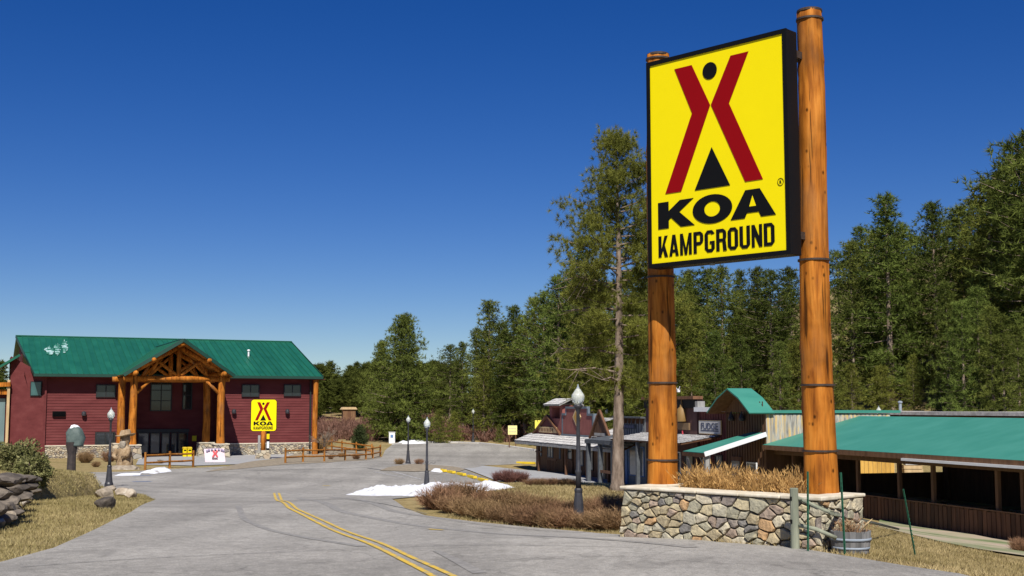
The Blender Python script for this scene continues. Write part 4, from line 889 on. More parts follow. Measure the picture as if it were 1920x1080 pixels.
# ---------------------------------------------------------------- boulders and the rock wall on the left
def boulder(seed, sx, sy, sz):
    rg = np.random.default_rng(seed); bm = bmesh.new(); bmesh.ops.create_icosphere(bm, subdivisions=3, radius=1); pl = [(unit(rg.normal(size=3)), rg.uniform(.55,.9)) for _ in range(14)]
    for v in bm.verts:
        c = np.array(v.co)
        for n_, d in pl:
            k_ = c.dot(n_)-d
            if k_ > 0: c = c - n_*k_*.9
        c = c*(1+rg.uniform(-.02,.02)); v.co = (c[0]*sx, c[1]*sy, c[2]*sz)
    me = bpy.data.meshes.new('boulder'); bm.to_mesh(me); bm.free(); return me
for i, (px, py, w_, h_, mt, lb) in enumerate(((192,935,38,24,m_rock,'pale boulder behind the dark one on the lawn tip'),(193,955,40,24,m_dkrock,'dark cracked boulder lowest on the lawn tip'),(226,931,30,20,m_rock,'middle tan boulder at the foot of the left lamp post'),(240,935,22,18,m_rock,'brown end boulder nearest the road on the lawn tip'),(205,922,26,12,m_rock,'flat pale stone right at the base of the left lamp post'))):
    p = G(px, py); s_ = p.y/FPX; o = link('boulder', boulder(40+i, w_*s_*.56, w_*s_*.5, h_*s_*.66), mt); o.location = p + Vector((0,.2,h_*s_*.34)); tag(o, lb, 'boulder', 'boulders on the lawn tip')
rb = random.Random(5); grp = 'dark boulders of the left retaining wall'
LW = thing('boulder_wall', 'dark boulder retaining wall topped with dry grass at the left edge', 'wall', G(0, 985))
wall_px = [(-92,1012),(-52,1000),(-24,988),(-4,976),(14,962),(28,950),(38,940)]; tops = [888,889,891,892,893,894,896]
for (px, py), ty in zip(wall_px, tops):
    p = G(px, py); zt = at(px, ty, p.y).z; n_ = 4
    for k_ in range(n_):
        hh = (zt-p.z)/n_; o = link('stone', boulder(rb.randint(0,999), rb.uniform(.26,.42), .36, hh*.68), m_dkrock, LW); o.location = p + Vector((rb.uniform(-.1,.1), .25+.12*k_, hh*(k_+.5))) - LW.location; o.rotation_euler.z = rb.uniform(0,3)
for i_, (px, py) in enumerate(wall_px[1:]):
    for k_ in range(2):
        q = G(px+rb.uniform(-14,14), py+rb.uniform(0,3)); o = link('stone', boulder(rb.randint(0,999), rb.uniform(.14,.24), .18, rb.uniform(.10,.2)), m_rock if k_ else m_dkrock, LW); o.location = q+Vector((0,.1,.08))-LW.location; o.rotation_euler.z = rb.uniform(0,3)
p0 = G(60,940); berm_pts = [G(*q).xy for q in wall_px]; berm = [(b.x+.05, b.y+.45) for b in berm_pts] + [(p0.x-1.0,p0.y+9),(p0.x-7,p0.y+12),(-22,24)]
def bh_(X, Y):
    d = np.full(X.shape, 1e9); Bp = np.array(berm)
    for a, b in zip(Bp, np.roll(Bp, -1, 0)):
        ab = b-a; t = np.clip(((X-a[0])*ab[0]+(Y-a[1])*ab[1])/(ab@ab),0,1); d = np.minimum(d, np.hypot(X-a[0]-t*ab[0], Y-a[1]-t*ab[1]))
    return .62*np.clip(d/.35,0,1)**.6 + .22*np.clip(d/3,0,1)
sheet('grass_berm', berm, .02, m_ground, .5, hfun=bh_)

# ---------------------------------------------------------------- snow
def snow(label, pix, h, seed, group='snow heaps left from winter'):
    poly = gp(*pix); c = sum(poly, Vector((0,0)))/len(poly); Pn = np.array([(q.x,q.y) for q in poly]); rg = np.random.default_rng(seed); ph = rg.uniform(0,6,8)
    def hf(X, Y):
        d = np.full(X.shape, 1e9)
        for a, b in zip(Pn, np.roll(Pn,-1,0)):
            ab = b-a; t = np.clip(((X-a[0])*ab[0]+(Y-a[1])*ab[1])/(ab@ab),0,1); d = np.minimum(d, np.hypot(X-a[0]-t*ab[0], Y-a[1]-t*ab[1]))
        nz = .58+.26*np.sin(X*2.1+ph[0])*np.cos(Y*.9+ph[1])+.2*np.sin(X*4.7+Y*1.3+ph[2])+.16*np.sin(X*9+ph[3])*np.sin(Y*6+ph[4])+.12*np.sin(X*15+Y*4+ph[5])
        return h*np.clip(d/.75,0,1)**.55*np.clip(nz,.12,1.3)
    o = sheet('snow_heap', poly, .024, m_snow, .22, kind='stuff', hfun=hf); return tag(o, label, 'snow', group)
snow('long snow bank lying behind the lamp post and brown bushes', [(648,929),(700,931),(790,933),(840,930),(880,927),(920,922),(966,916),(945,911),(925,908),(880,915),(830,914),(780,919),(730,917),(690,922)], .24, 2)
snow('snow heap in front of the short pole fence', [(262,888),(290,889),(322,885),(318,881),(285,881)], .34, 5)
snow('thin flat snow strip on the driveway left of the snow heap', [(214,893),(262,892),(266,888),(225,889)], .12, 7)
snow('small snow heap at the parking island tip', [(806,884),(826,887),(836,885),(822,879),(812,881)], .32, 9)
snow('snow strip along the far kerb beside the white box', [(742,833),(770,833),(800,832),(795,827),(760,827)], .3, 11)

# ---------------------------------------------------------------- yellow parking stops
ends = [((826,884),(836,887)),((840,886.5),(853,890)),((857,890),(873,894.5)),((877,895),(893,900)),((897,900.5),(914,906))]
for i, (a, b) in enumerate(ends):
    A, B = G(*a), G(*b); d = (B-A); ln_ = d.length*.8; st = thing('parking_stop', ['first yellow parking stop from the parking island','second yellow parking stop from the parking island','middle one of the five yellow parking stops','second yellow parking stop from the long snow bank','yellow parking stop nearest the long snow bank'][i], 'parking stop', (A+B)/2+Vector((0,0,.03)), math.atan2(d.y,d.x), 'yellow parking stops')
    MB().prism([(-.12,0),(.12,0),(.09,.14),(-.09,.14)],-ln_/2,ln_/2).build('block', m_stopy, st, bevel=.02).rotation_euler.z = math.pi/2
    for s_ in (-.35,.35): MB().lathe([(.03,.135),(.03,.15),(.001,.152)],8,(s_*ln_,0,0)).build('anchor', m_iron, st)
A, B = G(969,869), G(1003,871); d = B-A; st = thing('yellow_kerb', 'yellow painted kerb beside the porch of the western stores', 'kerb', (A+B)/2, math.atan2(d.y,d.x)); MB().box(-d.length/2,d.length/2,-.1,.1,0,.16).build('block', m_stopy, st, bevel=.02)

# ---------------------------------------------------------------- western stores
TF = Frame((11.3, 55, -.9), math.atan2(-.956, .292))
def store(name, label, x0, x1): 
    o = TF.W(x0, 0, 0); t = thing(name, label, 'store', o, TF.rz); return t, x1-x0
def TL(px, py, yl=0): return TF.L(px, py, yl)
def bx(px, yl=0, py=800): return TL(px, py, yl)[0]
def zz_(px, py, yl=0): return TL(px, py, yl)[1]
def shakes(parent, name, x0, x1, ya, za, yb_, zb__, mat=m_shake, row=.28, seed=1):
    """split shakes on a slope from the lower edge (ya,za) to the upper edge (yb,zb)"""
    rg = random.Random(seed); m = MB(); n_ = max(2, int(math.hypot(yb_-ya, zb__-za)/row)); 
    for r_ in range(n_):
        t0, t1 = r_/n_, (r_+1.25)/n_; x = x0-rg.uniform(0,.1)
        while x < x1:
            w_ = rg.uniform(.16,.34); e = rg.uniform(-.04,.04)/n_
            a = (ya+(yb_-ya)*(t0+e), za+(zb__-za)*(t0+e)+.045); b = (ya+(yb_-ya)*min(t1,1), za+(zb__-za)*min(t1,1)+.012)
            xe = min(x+w_-.012, x1); u = rg.uniform(0,.02)
            if xe-x > .04: m.add([(x,a[0],a[1]+u),(xe,a[0],a[1]+u),(xe,b[0],b[1]),(x,b[0],b[1]),(x,a[0],a[1]-.02),(xe,a[0],a[1]-.02)],[(0,1,2,3),(4,5,1,0)])
            x += w_
    m.build(name, mat, parent, kind='stuff')
def battens(parent, x0, x1, z0, z1, y, mat, step=.3):
    m = MB(); x = x0+.1
    while x < x1: m.box(x-.025,x+.025,y-.03,y,z0,z1); x += step
    m.build('battens', mat, parent, kind='stuff')
def porch_post(parent, x, y, z1, mat=m_brown2, r=.08): MB().box(x-r,x+r,y-r,y+r,0,z1).build('porch_post', mat, parent, bevel=.01)
def t_window(parent, x0, x1, z0, z1, y, frame=m_bluegrey, glass=m_glass, mul=1):
    w = .06; f = MB().box(x0,x1,y-.06,y,z1-w,z1).box(x0,x1,y-.06,y,z0,z0+w).box(x0,x0+w,y-.058,y,z0+w,z1-w).box(x1-w,x1,y-.058,y,z0+w,z1-w)
    for k_ in range(1,mul+1): xm_ = x0+(x1-x0)*k_/(mul+1); f.box(xm_-.025,xm_+.025,y-.055,y,z0+w,z1-w)
    o = f.build('window', frame, parent); MB().box(x0+.03,x1-.03,y-.03,y-.02,z0+.03,z1-.03).build('pane', glass, o)
def t_door(parent, x0, x1, z1, y, mat=m_brown):
    o = MB().box(x0,x1,y-.06,y,0,z1).build('door', mat, parent); MB().box(x0+.12,x1-.12,y-.075,y-.061,z1*.5,z1-.2).build('pane', m_glass, o); MB().tube([(x1-.1,y-.1,z1*.45),(x1-.1,y-.1,z1*.5)],.02,6).build('handle', m_iron, o)
XA = bx(1005); XB = bx(1055); XC = bx(1115); XD = bx(1158); XE = bx(1211); XG = bx(1307); XH = bx(1361)
PY = -1.25; z_e = zz_(1000,829,PY); z_w = z_e+.5
# 1 bell tower store
t, w = store('bell_tower_store', 'far western store with a small red bell tower and gabled sign front', XA, XB)
MB().box(0,w,0,5,0,z_w+.2).build('wall', m_brown2, t)
gz = zz_(1035,790); MB().prism([(-.1,z_w),(w-.3,z_w),(w/2-.1,gz+.3)],-.04,.06).build('gable_front', m_maroon, t)
MB().bar((-.3,-.1,z_w-.02),(w/2-.1,-.1,gz+.4),.12,.16,(0,1,0)).bar((w-.1,-.1,z_w-.02),(w/2-.1,-.1,gz+.4),.12,.16,(0,1,0)).build('gable_trim', m_brown, t)
for (za,zb__) in ((z_w,gz+.3),): shakes(t,'gable_shakes',w/2-.05,w-.05,.1,z_w+.1,4,z_w+1.1,seed=4)
a, zq = TL(1013,808); b, _ = TL(1046,808); MB().box(a-XA,b-XA,-.1,-.05,z_w+.12,z_w+.5).build('name_board', m_tan, t)
for k_ in range(9):
    q = MB().box(a-XA+.15+k_*.33,a-XA+.32+k_*.33,-.11,-.101,z_w+.2,z_w+.42).build('board_letter', m_brown, t)
tx0, tx1 = bx(1031)-XA, bx(1055)-XA; tz0, tz1 = zz_(1040,800), zz_(1040,759); cxm = (tx0+tx1)/2
tw = MB().box(tx0,tx0+.5,-.02,1.1,tz0-.6,tz1).box(tx1-.5,tx1,-.02,1.1,tz0-.6,tz1).box(tx0+.5,tx1-.5,-.02,1.1,tz0-.6,tz0+.55).box(tx0+.5,tx1-.5,-.02,1.1,tz1-.18,tz1).build('bell_tower', m_brick, t)
MB().lathe([(.02,.5),(.12,.46),(.2,.25),(.3,.02),(.28,0)],12,(cxm,.6,tz0+.62)).build('bell', m_iron, tw, smooth=True)
MB().slab([(tx0-.3,-.35,tz1),(tx1+.3,-.35,tz1),(tx1+.3,.55,tz1+.42),(tx0-.3,.55,tz1+.42)],.08).slab([(tx0-.3,1.4,tz1),(tx1+.3,1.4,tz1),(tx1+.3,.55,tz1+.42),(tx0-.3,.55,tz1+.42)],.08).build('tower_roof', m_grey, tw)
shakes(t,'tower_shakes',tx0-.3,tx1+.3,-.35,tz1,.55,tz1+.42,seed=6)
for xx in (.4, w*.5, w-.4): t_window(t,xx-.2 if xx>.5 else xx,xx+.9 if xx<w-1 else xx,1.0,2.1,-.0)
# 2 red stepped front store
t2, w = store('red_front_store', 'western store with a brick red stepped false front and yellow diamond', XB+.02, XC)
zs, zs2 = zz_(1085,776), zz_(1085,763); MB().box(0,w,0.1,5,0,z_w+.4).build('wall', m_brown, t2)
st_ = [(0,z_w-.2),(w,z_w-.2),(w,zs-.1),(w*.8,zs-.1),(w*.8,zs2-.1),(w*.12,zs2-.1),(w*.12,zs-.1),(0,zs-.1)]
MB().prism(st_,-.03,.1).build('false_front', m_brick, t2)
q = MB(); 
for a, b in zip(st_[2:], st_[3:]+[st_[0]]): q.bar((a[0],0.03,a[1]+.06 if a[1]==b[1] else a[1]),(b[0],.03,b[1]+.06 if a[1]==b[1] else b[1]),.22,.14,(0,1,0) if a[1]!=b[1] else (0,0,1))
q.box(w-.22,w+.02,-.09,.05,z_w-.2,zs-.1); q.build('parapet_trim', m_bluegrey, t2); MB().box(0,w,-.14,-.03,z_w-.2,z_w+.1).build('lower_trim', m_bluegrey, t2)
cx, cz = TL(1083,782); cx -= XB; MB().prism([(cx-.75,cz),(cx,cz-.62),(cx+.75,cz),(cx,cz+.62)],-.09,-.035).build('yellow_diamond', m_tan, t2); MB().prism([(cx-.5,cz),(cx,cz-.42),(cx+.5,cz),(cx,cz+.42)],-.1,-.091).build('diamond_centre', plain('ochre',(.42,.24,.05),.7), t2)
t_door(t2, w*.1, w*.3, 2.1, .08); t_window(t2, w*.42, w*.62, .7, 2.1, .09); t_window(t2, w*.7, w*.92, .5, 2.15, .09, m_frame, m_glass)
# shared shake awning of the two far stores
aw = thing('shake_awning', 'long silvery shake awning in front of the bell tower and red stores', 'awning', TF.W(XA-.9,0,0), TF.rz); xe = bx(1168,PY,835)-(XA-.9)
MB().slab([(0,PY,z_e),(xe,PY,z_e),(xe,-.02,z_w),(0,-.02,z_w)],.06).build('deck', m_brown, aw); shakes(aw,'shakes',0,xe,PY-.05,z_e,-.02,z_w,seed=3)
MB().box(0,xe,PY-.04,PY+.02,z_e-.2,z_e-.02).build('fascia', m_grey, aw)
for px in (1009,1060,1100,1140): x = bx(px,PY+.2,860)-(XA-.9); porch_post(aw,x,PY+.25,z_e-.1,m_brown)
x = bx(1009,PY+.2,860)-(XA-.9); MB().bar((x-.6,PY+.25,z_e-.62),(x+.6,PY+.25,z_e-.62),.1,.1).build('cross_arm', m_brown, aw)
r_ = MB(); x2 = bx(1030,PY+.2,870)-(XA-.9)
for k_ in range(6): xx = x2-1.6+k_*.3; r_.box(xx-.025,xx+.025,PY+.6,PY+.65,.1,.95)
r_.box(x2-1.8,x2+.2,PY+.58,PY+.67,.92,1.0); r_.build('porch_rail', m_brown, aw)
# 3 gabled shed roof store
t3, w = store('gabled_store', 'low store with a shake roof and small dark pointed gable', XC+.02, XD)
zg3 = zz_(1127,788); zr3 = zz_(1127,781,3); MB().box(0,w,.1,5,0,z_w+.1).build('wall', m_brown2, t3)
MB().slab([(0,-.2,z_w),(w,-.2,z_w),(w,3.5,zr3),(0,3.5,zr3)],.06).build('roof_deck', m_brown, t3); shakes(t3,'roof_shakes',0,w,-.25,z_w+.02,3.5,zr3,seed=8)
gx_ = bx(1127,-.5)-XC; MB().prism([(gx_-1.5,z_w+.1),(gx_+1.5,z_w+.1),(gx_,zg3+.5)],-.55,-.45).build('gable', m_brown, t3)
MB().bar((gx_-1.7,-.6,z_w),(gx_,-.6,zg3+.6),.13,.12,(0,1,0)).bar((gx_+1.7,-.6,z_w),(gx_,-.6,zg3+.6),.13,.12,(0,1,0)).build('gable_trim', m_brown, t3)
MB().box(gx_-.9,gx_+.9,-.6,-.56,z_w+.15,z_w+.32).build('name_board', m_grey, t3)
t_door(t3,w*.15,w*.4,2.0,.09,m_tan); t_window(t3,w*.55,w*.85,.6,2.0,.09)
# 4 grey board store
t4, w = store('grey_board_store', 'weathered grey board and batten store front with dark blue awning', XD+.02, XE)
zt4 = zz_(1185,784); zaw = zz_(1185,816,-.1); MB().box(0,w,0,5,0,zt4).build('wall', m_grey, t4); battens(t4,0,w,zaw,zt4,.0,m_dkgrey,.34); battens(t4,0,w*.35,0,2.4,.0,m_dkgrey,.3)
MB().box(-.05,w+.05,-.35,.3,zt4,zt4+.09).build('cornice', m_dkgrey, t4)
for k_ in range(7): MB().prism([(-.1+w*(k_+.5)/7,zt4),(.1+w*(k_+.5)/7,zt4),(w*(k_+.5)/7,zt4-.3)],-.2,-.05).build('bracket', m_brown, t4)
a = bx(1164)-XD; b = bx(1192)-XD; MB().box(a,b,-.06,-.03,zaw+.35,zt4-.35).build('name_board', m_dkgrey, t4)
for k_ in range(8): MB().box(a+.15+k_*(b-a-.3)/8,a+.15+(k_+.65)*(b-a-.3)/8,-.07,-.061,zaw+.55,zt4-.55).build('board_letter', M('violet_print',[(.3,(.13,.13,.2)),(.7,(.18,.18,.26))],4) if k_==0 else bpy.data.materials['violet_print'], t4)
zl4 = zz_(1190,830,-2); MB().slab([(-.1,-2,zl4),(w+.1,-2,zl4),(w+.1,-.02,zaw),(-.1,-.02,zaw)],.1).build('awning', m_dkgrey, t4); MB().box(-.1,w+.1,-2.03,-1.98,zl4-.22,zl4-.02).build('awning_fascia', m_dkgrey, t4)
for q in (.2,w*.5,w-.1): porch_post(t4,q,-1.9,zl4,m_dkgrey,.11)
t_window(t4,w*.42,w*.95,.55,2.2,.0,m_blue,glass_mat('bright_glass',(.22,.25,.27)),1); MB().box(w*.3,w*.38,-.08,0,0,2.3).build('blue_trim', m_blue, t4); MB().box(w*.45,w-.1,-1.95,-1.88,.75,.9).build('rail', m_brown, t4)
# 5 tall brown store
t5, w = store('brown_front_store', 'tall dark brown false front store beside the FUDGE shop', XE+.02, XG)
zt5 = zz_(1290,745); MB().box(0,w,.351,5,0,zt5-1.9).build('wall', m_brown, t5); MB().box(0,w,0,.35,0,zt5-.1).build('false_front', M('plum_board',[(.3,(.062,.030,.028)),(.7,(.10,.05,.046))],4,(1,1,.2),rough=.8), t5); MB().box(-.05,w+.1,-.25,.3,zt5-.1,zt5+.06).build('cornice', m_brown, t5); MB().box(0,w,-.12,0,zt5-.55,zt5-.1).build('frieze', m_black, t5)
MB().box(w-.02,w+.3,-.1,.3,zz_(1306,768),zt5-.2).build('corner_trim', m_grey, t5)
cx, cz = TL(1282,778); cx -= XE; MB().lathe([(.28,-.35),(.3,-.3),(.26,.3),(.12,.42),(.06,.75),(.02,.8)],12,(cx,-.1,cz)).build('lantern_ornament', plain('old_brass',(.22,.13,.04),.6), t5, smooth=True)
MB().box(cx-.75,cx+.75,-.1,-.01,cz-.75,cz-.4).build('name_board', plain('dull_brown_board',(.16,.10,.05),.8), t5); q = MB(); q.tube([(cx,-.08,cz-.8),(cx,-.08,cz-1.15),(cx+.2,-.08,cz-1.3),(cx+.4,-.08,cz-1.2)],.045,6); q.build('red_neon_hook', plain('red_paint',(.45,.05,.07),.5), t5)
z5 = zz_(1290,815,-.1); z5l = zz_(1275,832,-2.1); MB().slab([(0,-2.1,z5l),(w+2.6,-2.1,z5l),(w+2.6,-.02,z5),(0,-.02,z5)],.06).build('awning_deck', m_brown, t5); shakes(t5,'awning_shakes',0,w+2.6,-2.15,z5l,-.02,z5,seed=12)
for q in (.3,w*.55,w-.05): porch_post(t5,q,-2.0,z5l,m_dkgrey,.09)
t_window(t5,w*.55,w*.7,.7,2.1,0,m_white,m_glass,0); t_window(t5,w*.78,w*.93,.7,2.1,0,m_frame,m_glass,0); t_door(t5,w*.3,w*.45,2.1,0)
q = MB(); dz5 = zt5+.06; dxx = bx(1269)-XE   # little white dog figure on the parapet
q.bar((dxx-.2,.05,dz5+.3),(dxx+.2,.05,dz5+.3),.14,.18); q.bar((dxx-.2,.05,dz5+.35),(dxx-.32,.05,dz5+.55),.12,.14); q.bar((dxx-.28,.05,dz5+.55),(dxx-.45,.05,dz5+.52),.12,.12); q.bar((dxx+.2,.05,dz5+.35),(dxx+.3,.05,dz5+.5),.05,.05)
for s_ in (-.16,.16): q.bar((dxx+s_,0,dz5),(dxx+s_,0,dz5+.25),.06,.06); q.bar((dxx+s_,.1,dz5),(dxx+s_,.1,dz5+.25),.06,.06)
o = q.build('animal_figurine', m_white, None, bevel=.02); o.location = TF.W(XE+.02,0,0); o.rotation_euler.z = TF.rz; tag(o, 'small white animal figurine on the parapet of the tall brown store', 'figurine')
# 6 fudge shop
t6, w = store('fudge_shop', 'maroon board and batten shop front with a white FUDGE sign', XG+.32, XH); w = XH-XG-.32
zt6 = zz_(1335,772); MB().box(0,w,0,.35,0,zt6).build('false_front', m_maroon, t6); MB().box(0,w,.351,5,0,zt6-1.2).build('wall', m_maroon, t6); battens(t6,0,w,zt6-2.6,zt6-.05,0,m_maroon,.28); MB().box(-.25,w,-.2,.3,zt6,zt6+.22).build('parapet_cap', m_white, t6)
a, zb6 = TL(1314,812); b, zt_6 = TL(1354,790); a -= XG+.32; b -= XG+.32; bd6 = MB().box(a,b,-.1,-.04,zb6,zt_6).build('shop_sign', plain('pale_sign_board',(.50,.49,.46),.7), t6)
MB().box(a-.03,b+.03,-.09,-.035,zb6-.04,zt_6+.04).build('sign_edge', m_tan, bd6); o = link('fudge_lettering', text_mesh('FUDGE',(b-a)*.78,(zt_6-zb6)*.55,.02,.02), plain('dark_blue_print',(.06,.07,.11),.6), bd6); o.location = ((a+b)/2,-.11,zb6+(zt_6-zb6)*.58); MB().box(a+.2,b-.2,-.108,-.101,zb6+.1,zb6+.16).build('small_print', bpy.data.materials['dark_blue_print'], bd6)
t_window(t6,w*.15,w*.42,.6,2.1,0,m_white,m_glass,0); t_window(t6,w*.6,w*.88,.6,2.1,0,m_frame,m_glass,0)
# 7 barn front
PZ1_ = TF.LX(1610,780,0)[1]
t7, w = store('barn_front', 'brown barn front with green gambrel hood and slab wood side wall', XH+.02, 0); w = -XH-.02
xc = w/2; za7 = zz_(1364,728,-.9); zbk = zz_(1402,745,-.9); zev = zz_(1417,774,-.9); MB().box(0,w,0,4.6,0,zev-.05).build('wall', m_brown2, t7); MB().box(0,w,4.61,6.4,PZ1_-.25,zev-.05).build('upper_wall', m_brown2, t7)
hb, he = w*.28, w*.56; MB().prism([(xc-he+.15,zev),(xc+he-.15,zev),(xc+hb-.05,zbk-.08),(xc,za7-.12),(xc-hb+.05,zbk-.08)],-.03,.1).build('gable', m_brown2, t7)
battens(t7,0.02,w-.02,0,zev+.5,0,m_brown,.25)
for s_ in (-1,1):
    MB().slab([(xc,-.9,za7),(xc+s_*hb,-.9,zbk),(xc+s_*hb,.35,zbk),(xc,.35,za7)],.06).build('upper_roof', m_tealroof, t7); MB().slab([(xc,-.88,za7-.065),(xc+s_*hb,-.88,zbk-.065),(xc+s_*hb,.33,zbk-.065),(xc,.33,za7-.065)],.03).slab([(xc+s_*hb,-.88,zbk-.065),(xc+s_*(he-.03),-.88,zev-.04),(xc+s_*(he-.03),.33,zev-.04),(xc+s_*hb,.33,zbk-.065)],.03).build('hood_soffit', m_brown2, t7); MB().slab([(xc+s_*hb,-.9,zbk),(xc+s_*he,-.9,zev),(xc+s_*he,.35,zev),(xc+s_*hb,.35,zbk)],.06).build('lower_roof', m_tealroof, t7)
MB().slab([(-.1,.3,zev+.1),(w+.12,.3,zev+.1),(w+.12,6.9,zev+.1),(-.1,6.9,zev+.1)],.12).build('back_roof', m_tealroof, t7)
for px in (1376,1396): cx, cz = TL(px,783); cx -= XH; MB().lathe([(.12,-.15),(.16,-.05),(.05,.2),(.02,.3)],8,(cx,-.15,cz)).build('lantern', m_iron, t7)
sb = MB().box(0,.03,0,.21,0,1).prism([(0.03,0),(.045,.05),(.045,.95),(.03,1)],.04,.17).mesh('slab_board'); sb.materials.append(m_slab)
PZ0 = zz_(1430,834,-.2); PZ1 = TF.LX(1610,780,0)[1]; PYR = 4.75
for k_ in range(29):
    y = .02+k_*.22; zb7 = max(PZ0+(PZ1-PZ0)*min(1,(y+.2)/(PYR+.2)) + .05, 0) if y < PYR else PZ1-.2*(y-PYR); o = link('slab_board', sb, None, t7); o.location = (w+.004,y,zb7-.12); o.scale = (1,1,max(.1,zev-.05-zb7+.12-rl.uniform(0,.03))); o.rotation_euler.x = rl.uniform(-.01,.01)
za_t = zz_(1395,814,-.05); ex, zl7 = TL(1331,850,-3.0); ex2 = bx(1280,-3.0,843)
gaw = MB().slab([(ex2-XH,-3.0,zl7),(w+.05,-3.0,zl7),(w+.05,-.02,za_t+.1),(ex2-XH+.9,-.02,za_t+.1)],.07).build('green_awning', m_tealroof, t7)
MB().bar((w+.08,-3.05,zl7-.06),(w+.08,-.02,za_t+.04),.06,.2).build('awning_bargeboard', m_white, t7); MB().box(ex2-XH,w+.05,-3.05,-3.0,zl7-.2,zl7-.03).build('awning_fascia', m_brown, t7)
for q in (w-.12,(ex2-XH)+.4): porch_post(t7,q,-2.85,zl7-.05,m_grey,.09)
MB().bar((w-.12,-2.85,zl7-.7),(w-.9,-2.85,zl7-.1),.08,.08).build('post_brace', m_grey, t7)
t_door(t7,w*.15,w*.42,2.1,-.03,m_brown); t_window(t7,w*.55,w*.8,.8,1.9,-.03,m_white,m_glass,0)

# ---------------------------------------------------------------- pavilion
m_honey = M('honey_planks',[(.3,(.45,.25,.05)),(.7,(.66,.40,.09))],5,(1,1,.2),rough=.8,rand=.1)
pv = thing('pavilion', 'open sided dining pavilion with broad teal green roof and slatted brown railing', 'pavilion', TF.W(0.06,0,0), TF.rz)
PLN = 23
MB().slab([(0,-.2,PZ0),(PLN,-.2,PZ0),(PLN,PYR,PZ1),(0,PYR,PZ1)],.1).slab([(0,2*PYR+.2,PZ0+.3),(PLN,2*PYR+.2,PZ0+.3),(PLN,PYR,PZ1),(0,PYR,PZ1)],.1).build('roof', m_tealroof, pv)
MB().box(0,PLN,-.24,-.2,PZ0-.2,PZ0-.01).build('fascia', m_brown2, pv); MB().box(0,PLN,.35,.5,PZ0-.42,PZ0-.16).build('eave_beam', m_brown2, pv); MB().box(10.5,PLN,-.32,-.245,PZ0-.26,PZ0-.17).build('gutter', m_white, pv)
zr0 = zz_(1700,933,.45)-0; 
sm_ = MB().box(-.1,.1,-.012,.012,0,1.06).mesh('slat'); sm_.materials.append(m_brown); nsl = int((PLN-.3)/.235)
for k_ in range(nsl):
    o = link('slat', sm_, None, pv); o.location = (.2+k_*.235+rl.uniform(-.008,.008),.42+rl.uniform(-.004,.004),rl.uniform(-.14,-.1)); o.rotation_euler.y = rl.uniform(-.012,.012)
MB().box(0,PLN,.36,.5,.955,1.0).build('rail_cap', m_brown2, pv); MB().box(0,PLN,.445,.49,.15,.26).box(0,PLN,.445,.49,.7,.8).build('back_rail', m_brown, pv)
pxs = [1428,1485,1605,1682,1745,1865,1912]; 
for i, px in enumerate(pxs):
    x = TL(px,890,.5)[0]; MB().box(x-.07,x+.07,.5,.64,-.1,PZ0-.15).build('post', m_brown2, pv, bevel=.01)
for x in (20,22.5): MB().box(x-.07,x+.07,.5,.64,-.1,PZ0-.15).build('post', m_brown2, pv)
for x in np.arange(.6,PLN,3.1): MB().box(x-.07,x+.07,8.9,9.05,0,PZ0+.2).build('post', m_brown2, pv)
MB().box(0,PLN,.3,9.4,-.12,.0).build('floor', m_floor, pv); 
MB().box(0,PLN,9.1,9.2,0,PZ0+.3).build('back_wall', m_brown, pv); zs_ = TF.LX(1640,887,0)[1]; MB().box(-.02,.06,4.65,9.1,0,zs_).build('added_dark_end_wall', m_brown, pv)  # low end wall added so the opening stays dark below the shed
for x in np.arange(1,PLN,2.2): MB().bar((x,-.1,PZ0-.18),(x,PYR,PZ1-.18),.09,.14).build('rafter', m_brown2, pv)
xa_, xb_ = TL(1441,870,1.5)[0], TL(1479,870,1.5)[0]; mb_ = MB().box(xa_,xb_,1.5,1.58,.2,zz_(1460,853,1.5)).build('menu_board', plain('rust_board',(.13,.05,.03),.7), pv)
MB().box(xa_-.05,xb_+.05,1.4,1.62,zz_(1460,856,1.5),zz_(1460,850,1.5)).build('menu_board_top', plain('dull_red',(.2,.035,.035),.7), mb_)
for px0,px1,py0,py1,c in ((1461,1465,863,876,m_white),(1468,1478,863,876,m_pink)):
    MB().box(TL(px0,870,1.49)[0],TL(px1,870,1.49)[0],1.475,1.495,zz_(px0,py1,1.49),zz_(px0,py0,1.49)).build('notice', c, mb_)
# picnic tables on the deck
def picnic(): 
    t = thing('picnic_table','x','table',group='picnic tables under the pavilion roof'); MB().box(-.9,.9,-.36,.36,.72,.77).build('top', m_brown2, t)
    for s_ in (-1,1): MB().box(-.9,.9,s_*.72-.13,s_*.72+.13,.42,.46).build('seat', m_brown2, t)
    for s_ in (-.65,.65): MB().bar((s_,-.3,.72),(s_,-.7,0),.06,.1,(1,0,0)).bar((s_,.3,.72),(s_,.7,0),.06,.1,(1,0,0)).box(s_-.03,s_+.03,-.8,.8,.36,.42).build('leg', m_brown, t)
    return t
pt = picnic(); 
for i, (x, y) in enumerate(((4,3),(7,3.2),(10,3),(13,3.4),(16,3))):
    lb = ['picnic table under the pavilion nearest the brown menu board','second picnic table from the menu board under the pavilion','middle picnic table under the teal pavilion roof','fourth picnic table from the menu board under the pavilion','picnic table under the pavilion nearest the right picture edge'][i]
    if i == 0: pt.location = TF.W(x,y,.0); pt.rotation_euler.z = TF.rz; pt['label'] = lb
    else: dup(pt, TF.W(x,y,0), TF.rz, lb)
q = at(1712,900,62); q.z = zgf(q.x,q.y); ls = thing('lumber_stack','stack of pale sawn boards in the sun seen through the pavilion','lumber',q,R(-6)); lw_ = 34*62/FPX/2
for k_ in range(9): MB().box(-lw_+rl.uniform(-.06,.06),lw_+rl.uniform(-.06,.06),-.3,.3,.05+k_*.2,.22+k_*.2).build('board', m_tan if k_ % 3 else m_shake, ls)
